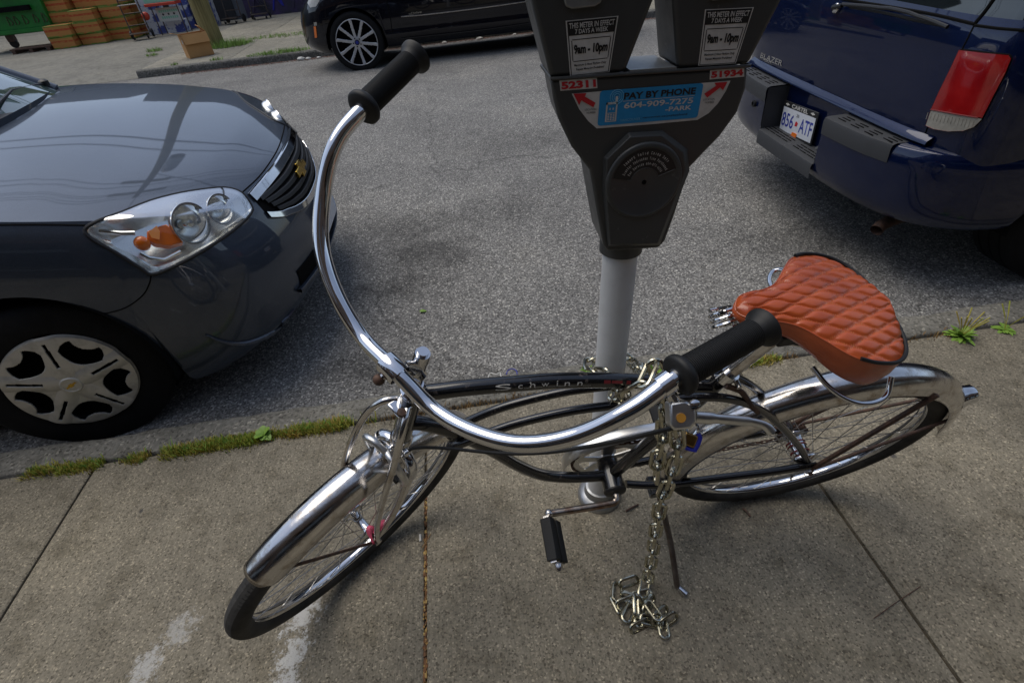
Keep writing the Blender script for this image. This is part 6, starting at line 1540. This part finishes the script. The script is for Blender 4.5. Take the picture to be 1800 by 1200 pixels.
pal = thing('pallet', 'flat dark wooden pallet lying under the dumpster edge', 'pallet', (-9.75, 15.55, 0))
for k in range(4): MB().box((-9.75, 15.35+.13*k, .09), (.95, .09, .022)).build('plank', M['rust'], pal)
for k in range(3): MB().box((-10.15+.4*k, 15.55, .04), (.08, .5, .078)).build('bearer', M['rust'], pal)

# ------------------------------------------------------------------ small things: litter, weeds, leaves
def crumple(name, c, r, m, label, cat, sq=(1, 1, .5), group=None):
    mb = MB(); mb.sphere((0, 0, 0), r, 10, sq); mb.v = [tuple(V(v)*(1+.45*mnoise.noise(V(v)*(2.4/r)+V(c)))) for v in mb.v]
    o = mb.build(name, m, smooth=20); o.location = (c[0], c[1], c[2]+r*sq[2]*.7); return tag(o, label, cat, group)
for i, (px, py, r) in enumerate(((533, 103, .07), (545, 102, .05), (562, 101, .04))):
    g_ = onz(px, py, -.09); crumple('paper_scrap', (g_.x, 10.30, ROAD_Z+.004), r, M['paper'], 'crumpled pale paper in the far gutter before the black car', 'litter', (1, .7, .5), 'paper in the far gutter')
for i in range(5):
    crumple('paper_scrap', (-.6+.62*i, 10.32+.03*(i % 2), ROAD_Z+.004), .035+.012*(i % 3), M['paper'], 'small pale scrap in the gutter behind the black car', 'litter', (1, .8, .4), 'scraps behind the black car')
mb = MB(); random.seed(3)
for k in range(2600):
    x = random.uniform(-4.5, 4.0); y = 10.40-abs(random.gauss(0, .10)); a = random.uniform(0, 6.28); s = random.uniform(.008, .022); z = road_z(y)+.004
    mb.add([(x+cos(a)*s, y+sin(a)*s, z+random.uniform(0, .012)), (x-sin(a)*s*.6, y+cos(a)*s*.6, z+.004), (x-cos(a)*s, y-sin(a)*s, z+random.uniform(0, .012)), (x+sin(a)*s*.6, y-cos(a)*s*.6, z+.003)], [(0, 1, 2, 3)])
M['leaf_litter'] = mat('leaf_litter', (.16, .07, .045), .9, vcol=(.07, .05, .04), vs=9)
tag(mb.build('leaf_litter', M['leaf_litter'], smooth=0), 'reddish leaf litter along the far gutter', None, None, 'stuff')
def far_tuft(cx, cy, r, n, h, label):
    mb = MB()
    for k in range(n):
        a = random.uniform(0, 6.28); q = r*sqrt(random.random()); p = V((cx+cos(a)*q*1.6, cy+sin(a)*q, .008)); b = random.uniform(0, 6.28); hh = h*random.uniform(.4, 1.1); tip = p+V((cos(b)*hh*.6, sin(b)*hh*.6, hh)); s = V((-sin(b), cos(b), 0))*.006
        mb.add([p-s, p+s, tip], [(0, 1, 2)])
    return tag(mb.build('grass', M['green'], smooth=0), label, None, None, 'stuff')
for px, py, r, n, h in ((405, 82, .22, 420, .17), (420, 78, .2, 260, .10), (452, 100, .16, 160, .05), (485, 97, .2, 240, .08), (520, 91, .16, 180, .07), (470, 66, .25, 220, .06), (510, 62, .3, 260, .05), (272, 90, .10, 120, .08), (268, 98, .08, 80, .06), (380, 107, .07, 60, .07), (303, 117, .05, 40, .05)):
    g_ = onz(px, py, .01); far_tuft(g_.x, max(g_.y, FKY+.2), r, n, h, 'grass tuft on the far pavement')
def leaf(mb, p, az, el, ln, wd, cup=.15):
    d = V((cos(az)*cos(el), sin(az)*cos(el), sin(el))); s = V((-sin(az), cos(az), 0)); u = s.cross(d)*-1
    rows = []
    for i in range(6):
        f = i/5; c = V(p)+d*ln*f-V((0, 0, 1))*ln*.35*f*f*cos(el); w_ = wd*(sin(pi*(f*.88+.08))**.8)
        rows.append([c-s*w_+u*w_*cup, c, c+s*w_+u*w_*cup])
    mb.grid(rows)
def weed(px, py, nl, ln, wd, label, el=(.2, .9), stalks=0, name='weed', dz=.0):
    g_ = onz(px, py, 0.); t_ = thing(name, label, 'plant', (g_.x, g_.y, -.01))
    for k in range(nl):
        mb = MB(); az = 2.4*k+random.uniform(-.3, .3); leaf(mb, (g_.x, g_.y, dz+.004*k/nl), az, random.uniform(*el), ln*random.uniform(.7, 1.15), wd*random.uniform(.8, 1.1)); mb.build('leaf', M['green'], t_, smooth=60)
    for k in range(stalks):
        a = random.uniform(0, 6.28); q = V((g_.x, g_.y, 0)); MB().tube(crom([q, q+V((cos(a)*.02, sin(a)*.02, .05)), q+V((cos(a)*.05, sin(a)*.05, .10+.03*random.random()))], 3), [.0012]*4+[.0024]*3, 5).build('stalk', M['moss'], t_)
    return t_
weed(466, 768, 11, .042, .015, 'small bright broadleaf weed in the grass joint beside the grey car', dz=.012)
weed(1688, 592, 44, .062, .010, 'low spreading weed with stalks on the pavement edge by the blue car', (.05, 1.0), 9)
weed(1766, 580, 20, .042, .009, 'smaller weed beside the spreading weed at the blue car', (.1, .6), 3)
weed(1030, 655, 6, .05, .008, 'thin weed at the kerb behind the meter post', (.3, 1.0), 0); weed(1150, 655, 8, .06, .008, 'thin grassy weed at the kerb right of the meter post', (.3, 1.1), 0)
def flat_leaf(px, py, z, ln, wd, az, m, label, name='fallen_leaf'):
    mb = MB(); g_ = onz(px, py, z); leaf(mb, g_+V((0, 0, .006)), az, .12, ln, wd, .25); return tag(mb.build(name, m, smooth=60), label, 'leaf')
flat_leaf(738, 549, road_z(2.2), .035, .012, .1, M['green'], 'single yellow-green leaf lying on the asphalt')
g_ = onz(868, 660, 0); tag(MB().tube(crom([onz(858, 664, .004), onz(862, 656, .008), onz(872, 658, .010), onz(879, 655, .008), onz(881, 662, .004)], 4), .0028, 6).build('plastic_clip', M['paper']), 'broken white plastic clip on the kerb edge behind the top tube', 'litter')
tag(MB().tube(crom([onz(890, 658, .003), onz(893, 651, .006), onz(901, 648, .007), onz(908, 652, .005), onz(909, 658, .003)], 4), .0020, 6).build('plastic_ring', M['blue_plastic']), 'blue plastic half ring on the kerb behind the top tube', 'litter')
tag(MB().tube(crom([onz(1100, 898, .004), onz(1108, 893, .007), onz(1122, 886, .004)], 4), .0028, 6).build('twig', M['rust']), 'short dark twig beside the meter base', 'twig')
tag(MB().tube(crom([onz(1306, 893, .003), onz(1313, 899, .005), onz(1319, 907, .003)], 4), .003, 6).build('twig', M['rust']), 'dark twig under the rear wheel', 'twig')
tag(MB().tube(crom([onz(1536, 1086, .003), onz(1580, 1055, .004), onz(1618, 1030, .003)], 4), .0011, 5).build('twig', M['rust']), 'long hair-thin dry stem on the pavement right of the bicycle', 'twig')
tag(MB().tube(crom([onz(757, 938, .004), onz(750, 950, .006), onz(742, 962, .004)], 4), .0012, 5).build('twig', M['dry']), 'thin straw across the slab joint under the front wheel', 'twig')
tag(MB().tube([onz(738.5, 939, .003), onz(739, 951, .003)], .0034, 8).build('cigarette_end', M['paper']), 'white cigarette end in the slab joint', 'litter')
# rotting leaves and grit packed in the joint below the bicycle
mb = MB(); mb2 = MB(); random.seed(11)
for k in range(400):
    y = random.uniform(.30, 1.02) if k % 3 else random.uniform(.35, .8); x = JX[13]+random.uniform(-.0042, .0042); a = random.uniform(0, 6.28); s = random.uniform(.0018, .0055); z = random.uniform(-.012, -.001)
    q = [(x+max(-.005, min(.005, cos(a+j*1.57)*s*(1 if j % 2 else .6))), y+sin(a+j*1.57)*s*1.6, z+random.uniform(0, .003)) for j in range(4)]
    (mb if random.random() < .65 else mb2).add(q, [(0, 1, 2, 3)])
M['joint_leaf'] = mat('joint_leaf', (.20, .085, .025), .8, vcol=(.08, .04, .018), vs=80); M['joint_leaf2'] = mat('yellow_joint_leaf', (.42, .30, .09), .8, vcol=(.24, .11, .03), vs=70)
tag(mb.build('joint_debris', M['joint_leaf'], smooth=0), 'brown leaf scraps packed in the slab joint', None, None, 'stuff'); tag(mb2.build('joint_debris', M['joint_leaf2'], smooth=0), 'yellow leaf scraps packed in the slab joint', None, None, 'stuff')
